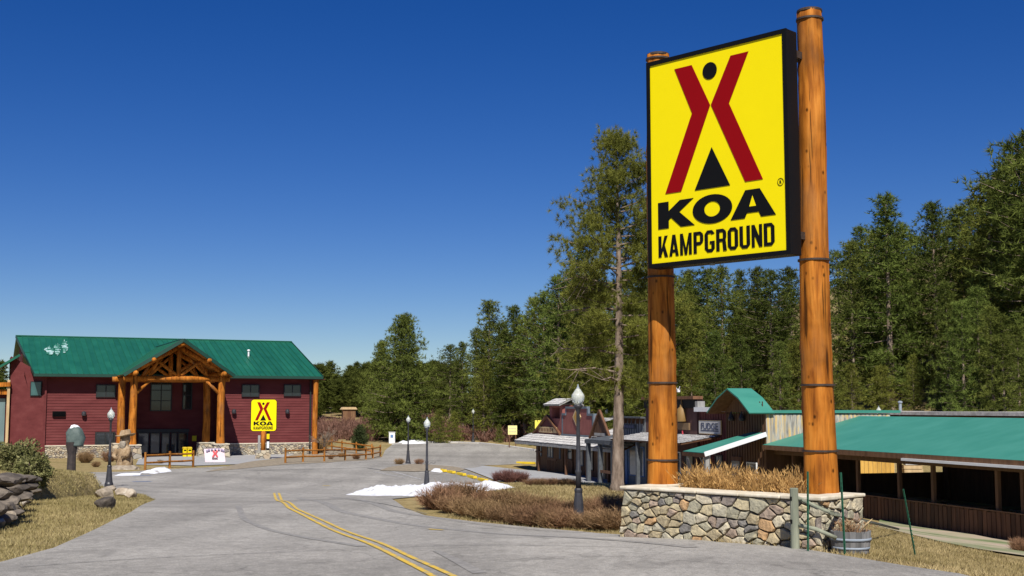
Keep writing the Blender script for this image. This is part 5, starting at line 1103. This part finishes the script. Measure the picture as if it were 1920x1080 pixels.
q = at(1612,880,64); q.z = zgf(q.x,q.y); SHW = 64*64/FPX
sh = thing('timber_shed', 'sunlit yellow timber shed seen through the open pavilion', 'shed', q, R(-4))
for k_ in range(int(SHW/.22)):
    if k_ == 0: o = MB().box(0,.2,-.03,.0,0,2.6).build('plank', m_honey, sh); d0 = o.data
    else: o = link('plank', d0, None, sh)
    o.location = (k_*.22+.01,0,0)
MB().box(0,SHW,.01,2,0,2.6).build('wall', m_tan, sh); MB().slab([(-.1,-.2,2.62),(SHW+.1,-.2,2.62),(SHW+.1,2.2,2.9),(-.1,2.2,2.9)],.08).build('roof', m_grey, sh)
fb = thing('flat_roofed_building', 'long low building with white roof edge behind the teal pavilion roof', 'building', TF.W(0,17,0), TF.rz); zf = TF.LX(1760,776,6)[1]
zf = at(1760,775,52).z+.9; MB().box(-24,26,.3,5,0,zf-.25).build('wall', m_brown2, fb); MB().box(-24.5,26.5,-.3,5.3,zf-.2,zf).build('roof_edge', m_shake, fb)
MB().lathe([(.09,-1),(.09,.62),(.14,.64),(.14,.72),(.05,.76)],10,(at(1688,765,50).x*0+TF.L(1688,765,17.4)[0],.4,at(1688,765,50).z+.55)).build('vent_pipe', m_hoop, fb)

# ---------------------------------------------------------------- rail fence, steel posts and barrel by the planter
P1 = G(1491,1031); t = thing('weathered_post_and_rails', 'grey green timber fence post with two sloping rails before the stone planter', 'fence', P1)
hp = at(1491,915,P1.y).z-P1.z; MB().tube([(0,0,-.1),(.002,0,hp*.5),(0,0,hp-.01),(0,0,hp)],[.068,.066,.064,.055],12).build('post', m_green_post, t)
for k_ in (.46,.83): MB().box(-.072,-.02,-.045,-.02,hp*k_-.03,hp*k_+.03).build('mortise', m_black, t)
e1 = G(1655,994); e2 = at(1568,1009,18.55); c = P1
MB().tube([Vector((.04,.02,hp*.84)), at(1560,962,18.6)-c, Vector((e1.x-c.x,e1.y-c.y-1.5,at(1655,994,e1.y-1.5).z-c.z+.03))],[.036,.034,.03],8).build('rail', m_green_post, t, smooth=True)
MB().tube([Vector((.04,.02,hp*.40)), at(1530,992,18.55)-c, e2-c],[.034,.033,.032],8).build('rail', m_green_post, t, smooth=True)
for px, py0, py1, dx, lb in ((1515,1030,884,0,'left green steel post in front of the stone planter'),(1585,1041,886,-8,'middle green steel post beside the half barrel'),(1718,1042,917,-24,'right leaning green steel post alone on the grass slope')):
    p = G(px, py0)
    if px == 1515: p = at(1515, 1030, 18.45); p.z = zgf(p.x, p.y)
    h = at(px+dx, py1, p.y)-p; t = thing('steel_fence_post', lb, 'post', p, 0, 'green steel fence posts')
    b = MB().bar((0,0,-.1),tuple(h),.034,.008).bar((0,.014,-.1),(h.x,h.y+.014,h.z),.008,.03); b.build('shaft', m_tpost, t)
    s = MB(); 
    for k_ in range(14): q = h*(.15+.8*k_/14); s.box(q.x-.008,q.x+.008,q.y-.018,q.y-.004,q.z-.012,q.z+.012)
    s.build('studs', m_tpost, t, kind='stuff')
p = G(1605,1040)+Vector((0,.28,0)); t = thing('half_barrel', 'weathered grey half barrel planter holding dead brown stems', 'planter', p); bh2 = .33; nst = 22
stv = MB(); a0 = math.pi/nst*.96
for zz, r in ((0,.262),(.11,.288),(.22,.302),(bh2,.308)): 
    for rr, s_ in ((r,-1),(r,1),(r-.03,1),(r-.03,-1)): stv.v.append((rr*math.cos(s_*a0),rr*math.sin(s_*a0),zz))
for k_ in range(3):
    for j in range(4): stv.f.append((k_*4+j,k_*4+(j+1)%4,(k_+1)*4+(j+1)%4,(k_+1)*4+j))
stv.f += [(0,1,2,3),(15,14,13,12)]; sm2 = stv.mesh('stave'); sm2.materials.append(m_stave)
for k_ in range(nst): o = link('stave', sm2, None, t); o.rotation_euler.z = 2*math.pi*k_/nst; o.scale.z = rl.uniform(.98,1.02)
for zz, r in ((.06,.278),(.19,.304)): MB().lathe([(r,0),(r+.006,.002),(r+.008,.036),(r,.038)],28,(0,0,zz)).build('hoop', m_hoop, t, smooth=True)
MB().lathe([(.27,.25),(.27,.285),(.05,.30)],18).build('soil', m_soil, t)
n = 260; th = NR.uniform(0,6.28,n); r = NR.uniform(0,.24,n); Pb = np.stack([r*np.cos(th),r*np.sin(th),np.full(n,.27)],1); Db = np.stack([np.cos(th)*r*2.2,np.sin(th)*r*2.2,np.ones(n)],1)+NR.normal(0,.25,(n,3)); Lb = NR.uniform(.08,.3,n)
g1 = blades(Pb,Db,Lb,.008); g2 = blades(Pb+unit(Db)*Lb[:,None]*.8,Db+NR.normal(0,.7,(n,3)),.05,.016); o = tris('dead_plants', np.concatenate([g1,g2]), m_twig); o.location = p; tag(o,'dead brown stems sticking out of the half barrel','plant')
MB().tube([(.12,0,.28),(.3,.05,.45),(.36,.06,.5)],[.008,.007,.004],5).tube([(.12,0,.28),(.28,.0,.47)],[.007,.004],5).build('bent_stem', m_tan, o)

# ---------------------------------------------------------------- small things across the car park
p = G(735,832); t = thing('white_cabinet', 'small white service cabinet at the far edge of the car park', 'cabinet', p); MB().box(-.27,.27,-.2,.2,0,1.02).build('body', m_white, t, bevel=.03); MB().box(-.12,.12,-.215,-.2,.55,.8).build('blue_mark', m_blue, t); MB().box(-.3,.3,-.23,.23,1.02,1.06).build('lid', m_white, t)
def board_sign(name, label, px, py0, py1, pxw, Y, mat, legs=True, marks=True):
    c_ = at(px,(py0+py1)/2,Y); w_ = pxw*Y/FPX; h_ = (py1-py0)*Y/FPX; z0_ = zgf(c_.x,c_.y); t = thing(name, label, 'sign', (c_.x,c_.y,z0_)); zc = c_.z-z0_
    MB().box(-w_/2,w_/2,-.03,.0,zc-h_/2,zc+h_/2).build('board', mat, t, bevel=.02)
    if marks:
        for k_ in range(2): 
            for j in range(5): MB().box(-w_*.36+j*w_*.15,-w_*.36+j*w_*.15+w_*.11,-.04,-.031,zc+h_*(.12-.34*k_),zc+h_*(.26-.34*k_)).build('faded_letter', m_paleprint, t)
    for s_ in (-.35,.35): MB().box(w_*s_-.04,w_*s_+.04,.0,.08,-.2,zc+h_/2-.05).build('leg', m_brown, t)
m_paleprint = plain('faded_print',(.5,.46,.3),.8); m_paleyellow = plain('pale_yellow_board',(.80,.72,.30),.6)
board_sign('yellow_notice_board','pale yellow notice board on the bank behind the car park',961,798,815,17,104,m_paleyellow)
board_sign('yellow_notice_board','bright yellow board half hidden by the bell tower store roof',1018,788,804,30,104,plain('lemon_board',(.82,.70,.10),.6),True,False)
# far cabin on the meadow
c_ = at(655,770,155); t = thing('far_cabin','tiny brown log cabin on the far meadow right of the lodge','cabin',(c_.x,c_.y,zgf(c_.x,c_.y)),R(15)); zc = max(.6,(c_.z-t.location.z)/.6); t.scale = (.6,.6,.6)
MB().box(-1.3,1.3,0,2.4,-.6,zc+.3).build('wall', m_brown2, t); MB().prism([(-1.7,zc+.25),(1.7,zc+.25),(1.3,zc+.75),(-1.3,zc+.75)],-.3,2.7).build('roof', m_tan, t); MB().box(-.35,.35,-.03,.0,-.6,zc-.1).build('door', m_brown, t)

# ================================================================== plants
def twig_shrub(h, r, n, seed, w=.012, fork=4, up=1.0):
    g = np.random.default_rng(seed); th = g.uniform(0,6.28,n); rr = r*np.sqrt(g.random(n)); base = np.stack([rr*.45*np.cos(th),rr*.45*np.sin(th),np.zeros(n)],1)
    D = np.stack([np.cos(th)*rr/r*.8,np.sin(th)*rr/r*.8,np.full(n,up)],1)+g.normal(0,.22,(n,3)); L = h*g.uniform(.55,1.0,n); T = [blades(base,D,L,w*1.5)]
    for k in range(fork):
        s = g.uniform(.3,.9,n)[:,None]; p = base+unit(D)*L[:,None]*s; d = unit(D)+g.normal(0,.55,(n,3)); d[:,2] = np.abs(d[:,2])*.8+.1; T.append(blades(p,d,h*g.uniform(.12,.4,n),w))
    return np.concatenate(T)
SH = [tris('twigs', twig_shrub(1,.62,520,90+i,.016,5), m_twig).data for i in range(4)]; SHR = [tris('twigs', twig_shrub(1,.6,420,70+i,.018,4,1.3), m_redtwig).data for i in range(2)]
for o in [o for o in COL.objects if o.name.startswith('twigs')]: bpy.data.objects.remove(o)
def shrub(label, px, py, hpx, wf=1.0, src=None, group='bare brown bushes along the road edge', name='bare_bush', k=0):
    p = G(px, py); h = hpx*p.y/FPX; o = bpy.data.objects.new(name, (src or SH)[k % len(src or SH)]); COL.objects.link(o); o.location = p - Vector((0,0,.03)); o.scale = (h*wf,h*wf,h); o.rotation_euler.z = rng.uniform(0,6); return tag(o,label,'bush',group)
front = [(822,955),(850,962),(880,968),(912,974),(944,979),(976,984),(1008,987),(1038,990),(1066,991),(1106,993),(1132,995),(1150,996)]
back = [(845,938),(880,946),(915,952),(950,958),(985,962),(1020,965),(1055,968),(1095,970),(1130,972),(1152,968)]
ORD = ['first','second','third','fourth','fifth','sixth','seventh','eighth','ninth','tenth','eleventh','twelfth','thirteenth']
def NB(i): return ORD[i]+' bare bush from the left in the front row of the roadside hedge'
def NC(i): return ORD[i]+' bare bush from the left in the back row of the roadside hedge'
for i, (px, py) in enumerate(front): shrub(NB(i), px, py, 44+rng.uniform(-5,9), 1.15, None, 'front row of the roadside hedge', k=i)
for i, (px, py) in enumerate(back): shrub(NC(i), px, py, 40+rng.uniform(-6,8)*(1 if px<1090 else 1.5), 1.1, None, 'back row of the roadside hedge', k=i+1)
for i, (px, py, h) in enumerate(((935,903,22),(955,905,28),(978,905,24))): shrub(['left','middle','right'][i]+' one of three red stemmed bushes at the end of the snow bank', px, py, h, 1.0, SHR, 'red stemmed bushes by the snow bank', 'red_stem_bush', i)
for i, px in enumerate((1000,1018,1036,1054,1070)): shrub(ORD[i]+' low bush from the left in the hedge before the store porch', px, 911, 18, 1.4, None, 'low hedge before the stores', 'low_bush', i)
shrub('round brown bush left of the parking island lamp', 749, 871, 14, .9, None, 'bushes on the parking island', k=1); shrub('straw coloured bush right of the parking island lamp', 786, 871, 13, .9, None, 'bushes on the parking island', k=2)
shrub('tiny bare sapling poking out of the snow bank', 880, 921, 22, .35, None, None, 'bare_sapling', 2)
shrub('pale bare bush at the right edge beside the turf path', 1915, 1036, 34, .8, None, None, 'bare_bush', 3)
for i, (px, py, h) in enumerate(((160,868,26),(205,866,24),(180,876,14),(228,870,16),(300,870,10),(150,856,18))): shrub('tuft of pale dry grass in the bed before the lodge windows', px, py, h, .8, None, 'dry tufts before the lodge', 'dry_tuft', i)
for i, (px, py, h) in enumerate(((600,850,30),(585,846,22),(640,858,12),(620,862,10),(668,862,14),(612,836,24))): shrub('dry grassy tuft inside the fenced gravel bed', px, py, h, .7, None, 'dry tufts in the gravel bed', 'dry_tuft', i+1)
# evergreen leafy shrub by the boulder wall
p = Vector((-14.6,35.4,0)); p.z = zgf(p.x,p.y); 
def leaf_blob(n, rx, ry, rz, seed, l=.09, w=.06, shell=.5):
    g = np.random.default_rng(seed); d = unit(g.normal(size=(n,3))); r = (shell+(1-shell)*g.random(n))[:,None]; lump = (1+.16*np.sin(d[:,0]*5+seed)+.14*np.sin(d[:,1]*7+1)+.12*np.sin(d[:,2]*8+2))[:,None]
    P = d*r*lump*np.array([rx,ry,rz]); P[:,2] += rz*.85; D = d+g.normal(0,.7,(n,3)); return blades(P[P[:,2]>0],D[P[:,2]>0],l*g.uniform(.6,1.3,(P[:,2]>0).sum()),w)
for i, (px, top, dy, rx, lb) in enumerate(((20,822,0,.85,'leafy green shrub at the left edge behind the boulder wall'),(62,850,-1.0,.45,'smaller leafy green shrub hanging over the end of the boulder wall'))):
    Y = 35.4+dy; q = at(px,top,Y); z0 = zgf(q.x,Y)+.35; hh = q.z-z0; t = thing('leafy_shrub', lb, 'shrub', (q.x,Y,z0)); tris('foliage', leaf_blob(9000 if i==0 else 4500, rx, .8, hh*.5, 5+i), m_leaf, t)
    m = MB(); 
    for k in range(9): a = k*.7; m.tube([(0,0,-.4),(.25*math.cos(a),.25*math.sin(a),hh*.35),(.5*rx*math.cos(a),.4*math.sin(a),hh*.75)],[.03,.02,.01],5)
    m.build('stem', m_bark, t)
# juniper in the gravel bed
p = G(674,846); hj = 48*p.y/FPX; t = thing('juniper', 'dense rounded juniper bush standing inside the pole fence', 'shrub', p); tris('foliage', leaf_blob(9000,.58,.58,hj*.53,14,.16,.05,.3), m_needle3, t); MB().tube([(0,0,0),(0,0,hj*.7)],[.08,.03],6).build('trunk', m_bark, t)

# bare trees
def bare_tree(h, seed, spread=.5, mat=m_greytwig, dens=1.0):
    g = np.random.default_rng(seed); m = MB(); tw = []
    def grow(p, d, l, r, lev):
        q = p+d*l*.5+np.array([0,0,.04*l]); e = p+d*l; m.tube([tuple(p),tuple(q),tuple(e)],[r,r*.85,r*.65],5 if lev<2 else 3,False)
        if lev >= 3 or r < .008:
            n = int(7*dens); b = np.repeat((p+(e-p)*.4)[None],n,0)+(e-p)*g.random((n,1))*.6; tw.append(blades(b,d+g.normal(0,.55,(n,3))+[0,0,.2],l*g.uniform(.5,1.1,n),.022)); return
        for k in range(4 if lev else 6):
            s = g.uniform(.45,1) if k else 1.0; dd = unit(d+g.normal(0,spread,3)+np.array([0,0,.25])); grow(p+(e-p)*s,dd,l*g.uniform(.55,.8),r*.6,lev+1)
    grow(np.zeros(3),np.array([0,0,1.0]),h*.32,h*.016,0); return m, np.concatenate(tw)
BT = []
for i in range(4): m, tw = bare_tree(5.0, 300+i, .55); BT.append((m.mesh('trunk'), tris('twigs', tw, m_greytwig)))
for a, b in BT: a.materials.append(m_greytwig); 
BTd = [(a, b.data) for a, b in BT]
for _, b in BT: bpy.data.objects.remove(b)
def place_bare(label, px, py, hpx, k, group='bare deciduous trees beyond the car park', Y=None):
    p = G(px, py) if Y is None else at(px, py, Y)
    if Y: p.z = zgf(p.x, Y)
    h = hpx*p.y/FPX; t = thing('bare_tree', label, 'tree', p, rng.uniform(0,6), group); t.scale = (h/5.0,)*3
    link('trunk', BTd[k][0], None, t); link('crown', BTd[k][1], None, t)
place_bare('pale bare tree with forked branches right of the farthest lamp post', 920, 826, 82, 0); place_bare('bare slender tree left of the pale yellow notice board', 944, 824, 62, 1)
place_bare('wide bare tree just behind the pale yellow notice board', 986, 812, 74, 2); place_bare('tall bare tree left of the red bell tower', 1015, 806, 92, 3); place_bare('thin bare sapling beside the right corner of the lodge', 607, 858, 74, 1)
place_bare('bare shrubby tree on the bank between pavilion roof and forest', 1720, 775, 50, 2, Y=78); place_bare('grey leafless tree tangled behind the pavilion ridge', 1800, 778, 46, 0, Y=78); place_bare('leafless tree drooping behind the hero pine and grey store', 1190, 780, 86, 3, Y=80)
# willow thicket: one mass
T = []
for i in range(300):
    Y = NR.uniform(118,150); px = NR.uniform(590,1010); x = (px-960)/FPX*Y; z = zgf(x,Y); s = NR.uniform(1.0,2.0); b = twig_shrub(s,.9*s*.5,26,1000+i,.06,3,1.4); T.append(b+np.array([x,Y,z]))
o = tris('willow_thicket', np.concatenate(T), m_redtwig); tag(o,'mass of reddish bare willow thicket beyond the car park','thicket'); o['kind'] = 'stuff'
# lawn grass: short blades near the viewer
def pip(X, Y, poly):
    ins = np.zeros(X.shape, bool); j = len(poly)-1
    for i in range(len(poly)):
        xi, yi = poly[i][0], poly[i][1]; xj, yj = poly[j][0], poly[j][1]
        ins ^= ((yi > Y) != (yj > Y)) & (X < (xj-xi)*(Y-yi)/(yj-yi+1e-12)+xi); j = i
    return ins
def lawn(name, label, box, n, hgt, seed):
    g = np.random.default_rng(seed); X = g.uniform(box[0],box[1],n); Y = g.uniform(box[2],box[3],n); keep = ~pip(X,Y,[(p[0],p[1]) for p in road_out]) & ~pip(X,Y,[(p[0],p[1]) for p in path_lo+[Vector((19,24)),Vector((21,26))]+path_hi])
    keep &= (np.abs(X/Y) < .46); ps = [(WL.x-.1,WL.y-.2),(WR.x+.1,WR.y-.2),(WR.x+1.3,WR.y+1.2),(WL.x+1.2,WL.y+1.4)]; keep &= ~pip(X,Y,ps)
    X, Y = X[keep], Y[keep]; Z = zg(X,Y); bm_ = pip(X,Y,berm); Z = Z+np.where(bm_, bh_(X,Y)+.02, 0); m = len(X); D = np.stack([g.normal(0,.55,m),g.normal(0,.55,m),np.ones(m)],1)
    o = tris(name, blades(np.stack([X,Y,Z],1),D,hgt*g.uniform(.5,1.4,m),.014*np.maximum(1,Y/24)), m_grassb); tag(o,label,'grass'); o['kind'] = 'stuff'
lawn('lawn_grass','short dry tan grass on the left lawn',(-16,-4,15.5,48),150000,.07,1)
lawn('lawn_grass','short dry grass on the verge and slope right of the road',(-1.5,12,15.5,44),150000,.075,2)

# ---------------------------------------------------------------- pines
def pine(seed, H, Rr, c0, nb, shape, cl, tn, bn, bl, bw, cr=.3, droop=.15, gap=0.0, dead=0, tr=1.0, inner=.72, flat=.42, face=None):
    g = np.random.default_rng(seed); m = MB(); zs = np.concatenate([[0,H*.03],np.linspace(.08,.985,9)*H]); bend = g.uniform(-.012,.012,2)*H
    def ctr(z): t = z/H; return np.array([bend[0]*math.sin(t*3),bend[1]*math.sin(t*2.3),z])
    r0 = (H*.0145+.03)*tr; m.tube([tuple(ctr(z)) for z in zs],[r0*(1.45 if i==0 else 1)*(1-.93*z/H) for i,z in enumerate(zs)],8); T = []
    for i in range(nb):
        u = (i+g.random())/nb; t = c0+(1-c0)*u; z = H*t*.985
        if shape == 'cone': pr = (1-u)**.75*(.55+.45*min(1,u/.12))+.05
        elif shape == 'pond': pr = (math.sin(math.pi*min(1,(u**1.1*.84+.16)))**.85)*.97+.05
        else: pr = (1-u)**.68*(.6+.4*min(1,u/.2))+.03
        L = Rr*pr*g.uniform(.62,1.18); az = i*2.39996+g.uniform(-.4,.4)
        if g.random() < gap: continue
        if face is not None and u < .62 and abs((az-face+math.pi) % (2*math.pi)-math.pi) < .5: continue
        rise = (.55*u-.12-droop*(1-u))+g.normal(0,.08); d = np.array([math.cos(az),math.sin(az),rise]); d/=np.linalg.norm(d); b = ctr(z)
        e = b+d*L+np.array([0,0,.10*L]); m.tube([tuple(b),tuple(b+d*L*.5),tuple(e)],[.013*L+.012,.009*L+.008,.005],3,False)
        nc = max(2,int(round(cl*L/Rr+1))); sc = 1-np.sort(g.random(nc))*inner; sc[0] = 1.0
        C = b+d*L*sc[:,None]+g.normal(0,1,(nc,3))*np.array([.16*L,.16*L,.07*L])*sc[:,None]+np.stack([0*sc,0*sc,.10*L*sc**2],1)
        P = np.repeat(C,tn,0)+g.normal(0,1,(nc*tn,3))*np.array([cr,cr,cr*flat]); k = len(P)
        Pn = np.repeat(P,bn,0); D = g.normal(0,1,(k*bn,3))+np.array([0,0,.5])+np.repeat(P-np.repeat(C,tn,0),bn,0)/cr*.5
        T.append(blades(Pn,D,bl*g.uniform(.6,1.25,k*bn),bw))
    k = 14; P = np.repeat(ctr(H*.97)[None],k*3,0)+g.normal(0,.08,(k*3,3)); T.append(blades(P,g.normal(0,.6,(k*3,3))+[0,0,1.1],bl*1.1,bw))
    for i in range(dead):
        t = g.uniform(.3,.62); az = g.uniform(2.2,4.2); b = ctr(H*t); L = Rr*g.uniform(.9,1.35); d = np.array([math.cos(az),math.sin(az)*.6,g.uniform(-.05,.2)]); e = b+d*L; m.tube([tuple(b),tuple(b+d*L*.5+[0,0,.1]),tuple(e)],[.045,.03,.012],4,False)
        for j in range(9): s = g.uniform(.35,1); q = b+d*L*s; f = unit(d+g.normal(0,.6,3)); m.tube([tuple(q),tuple(q+f*g.uniform(.4,.9))],[.014,.005],3,False)
    return m, np.concatenate(T)
VAR = {}
def variant(key, mat, *a, **k):
    m, T = pine(*a, **k); tm = m.mesh('trunk'); tm.materials.append(m_bark)
    for p in tm.polygons: p.use_smooth = True
    o = tris('crown', T, mat); VAR[key] = (tm, o.data, a[1]); bpy.data.objects.remove(o)
variant('p0', m_needle, 1, 14, 2.7, .20, 80, 'pond', 4, 6, 11, .34, .05, .28); variant('p1', m_needle, 2, 14, 2.5, .15, 92, 'mid', 4, 6, 11, .34, .05, .26)
variant('p2', m_needle, 3, 14, 2.8, .30, 66, 'pond', 4, 7, 11, .36, .05, .32, gap=.15); variant('p3', m_needle, 4, 14, 2.5, .10, 105, 'cone', 4, 6, 11, .33, .05, .26, droop=.3)
variant('p4', m_needle, 5, 14, 2.3, .12, 92, 'mid', 4, 6, 11, .34, .05, .27, gap=.12, droop=.28); variant('p5', m_needle2, 6, 14, 2.6, .14, 92, 'mid', 4, 6, 11, .34, .05, .28)
variant('p6', m_needle, 26, 14, 2.2, .10, 110, 'cone', 4, 6, 11, .32, .05, .24, droop=.35, gap=.08)
variant('full', m_needle, 7, 12, 3.7, .05, 180, 'mid', 6, 7, 11, .32, .05, .30); variant('young', m_needle2, 8, 5, 1.7, .06, 70, 'cone', 4, 6, 12, .2, .03, .2)
variant('hero', m_needle2, 17, 11, 2.0, .28, 92, 'pond', 4, 15, 34, .19, .016, .21, gap=.1, dead=7, tr=1.3, inner=.55, flat=.6, face=R(253)); variant('low', m_needle2, 10, 7, 1.9, .1, 80, 'mid', 4, 7, 16, .24, .03, .24)
def tree(label, px, top, Y, key, group=None, wide=1.0, base=None, name='pine_tree'):
    q = at(px, top, Y); z0 = zgf(q.x, q.y) if base is None else base; h = q.z-z0; tm, cm, H = VAR[key]; s = h/H
    t = thing(name, label, 'tree', (q.x,q.y,z0-.05), rng.uniform(0,6.28), group); w_ = max(s*wide, .0); t.scale = (w_,w_,s); link('trunk', tm, None, t); link('crown', cm, None, t); return t
# the pine beside the sign
t = tree('tall pine with a bare grey trunk just left of the big sign', 1152, 243, 37, 'hero', wide=.84); t.rotation_euler.z = 0.3
tree('young yellow green pine behind the left log pole', 1262, 545, 88, 'low', None, 1.1); tree('low bushy pine behind the tall pine trunk', 1105, 540, 98, 'low', None, 1.0); tree('bright low pine seen right of the tall pine trunk', 1190, 560, 94, 'low', None, 1.1)
tree('large dense round conifer standing alone beyond the car park', 757, 590, 116, 'full', None, 1.02); tree('dark conifer at the left shoulder of the large round conifer', 715, 640, 122, 'full', None, .8)
tree('small bright pine left of two beyond the car park kerb', 823, 768, 112, 'young', None, 1.25); tree('small bright pine right of two beyond the car park kerb', 852, 772, 113, 'young', None, 1.1); tree('small green pine beside the bell tower store', 1002, 775, 106, 'young', None, .8); tree('little pine sapling beside the slim bare tree', 936, 795, 112, 'young', None, .9)
BK = [(905,'between the large round conifer and the far lamp post'),(1000,'above the pale yellow notice board'),(1075,'above the bell tower store'),(1170,'behind the tall bare trunked pine'),(1265,'behind the left log pole'),(1340,'right of the left log pole under the sign'),(1420,'above the FUDGE shop and barn hood'),(1500,'left of the right log pole under the sign'),(1600,'just right of the right log pole'),(1680,'above the vent pipe on the pavilion'),(1770,'above the middle of the teal pavilion roof'),(1860,'above the right part of the pavilion roof'),(3000,'at the right edge of the picture')]
def forest_label(px, front, kind):
    w = next(t for m_, t in BK if px < m_); return ('tall skyline pine ' if kind == 0 else 'forest pine under the skyline ' if kind == 1 else 'low pine at the forest edge ')+w
rt = random.Random(77); keys = ['p0','p1','p6','p3','p4','p1','p2','p5']
sky_l = [(845,645,140),(868,640,132),(893,615,135),(918,562,128),(942,600,126),(962,572,122),(985,590,120),(1003,556,118),(1022,544,112),(1045,515,105),(1070,500,108),(1090,470,112),(1118,505,100)]
for i, (px, ty, Y) in enumerate(sky_l): tree(forest_label(px,0,0), px, ty, Y, keys[i % 8], 'skyline pines', rt.uniform(1.0,1.3))
sky_r = [(1185,500,108),(1215,505,98),(1262,512,104),(1290,505,112),(1325,500,102),(1352,498,96),(1385,505,110),(1418,500,100),(1447,505,94),(1478,500,104),(1568,468,100),(1592,450,92),(1612,420,104),(1638,430,96),(1660,362,90),(1690,420,98),(1716,440,104),(1745,377,90),(1772,410,98),(1796,385,92),(1822,370,96),(1850,336,86),(1876,320,92),(1893,290,84),(1916,246,78),(1945,260,84),(1975,240,80)]
for i, (px, ty, Y) in enumerate(sky_r): tree(forest_label(px,0,0), px, ty, Y, keys[(i*3) % 8], 'skyline pines', rt.uniform(1.0,1.35))
sx = [p[0] for p in sky_l+sky_r]; sy = [p[1] for p in sky_l+sky_r]
for i in range(92):
    px = rt.uniform(850,1990); Y = rt.uniform(92,138) if px > 1050 else rt.uniform(122,150); ty = float(np.interp(px,sx,sy))+rt.uniform(25,190); q = at(px,ty,Y)
    if q.z-zgf(q.x,q.y) < 4.5: continue
    tree(forest_label(px,0,1), px, ty, Y, rt.choice(keys), 'hillside forest', rt.uniform(.95,1.35))
for i in range(16):
    px = 1200+i*50+rt.uniform(-15,15); Y = rt.uniform(76,86); ty = rt.uniform(610,700)
    tree(forest_label(px,0,2), px, ty, Y, rt.choice(['p5','low','p1','p4']), 'forest edge', rt.uniform(.9,1.2))
for i in range(9):
    px = 1780+i*24+rt.uniform(-8,8); Y = rt.uniform(70,80); ty = rt.uniform(520,640)
    tree(forest_label(px,0,2), px, ty, Y, rt.choice(['p6','p3','p1','p4']), 'forest edge', rt.uniform(.95,1.2))
# far wood beyond the meadow: one mass
T = []
for key, n in (('p1',60),('p3',60),('p0',66)):
    tm, cm, H = VAR[key]; co = np.empty(len(cm.vertices)*3); cm.vertices.foreach_get('co', co); TT = co.reshape(-1,3,3); TT = TT[::6]; c = TT.mean(1,keepdims=True); TT = c+(TT-c)*3.2
    for i in range(n):
        px = rt.uniform(560,860) if i % 3 else rt.uniform(-700,560); Y = rt.uniform(170,225); x = (px-960)/FPX*Y; z = zgf(x,Y); s = (at(px,rt.uniform(676,712),Y).z-z)/H; T.append(TT*np.array([s*1.25,s*1.25,s])+np.array([x,Y,z]))
o = tris('far_pine_wood', np.concatenate(T), m_needle); tag(o,'far pine wood on the ridge between the lodge and large conifer','wood'); o['kind'] = 'stuff'

# one label for each: count alike things from the left
def by_place(pref, new):
    d = {}
    for o in COL.objects:
        if o.parent is None and o.get('label', '').startswith(pref): d.setdefault(o['label'], []).append(o)
    for lb, os_ in d.items():
        os_.sort(key=lambda o: o.location.x/o.location.y)
        if len(os_) > 1:
            for i, o in enumerate(os_): o['label'] = new+' '+ORD[i]+' from left,'+lb[len(pref):]
by_place('tall skyline pine', 'skyline pine'); by_place('low pine at the forest edge', 'low edge pine'); by_place('forest pine under the skyline', 'lower forest pine')
by_place('tuft of pale dry grass', 'pale dry tuft'); by_place('dry grassy tuft', 'dry tuft')
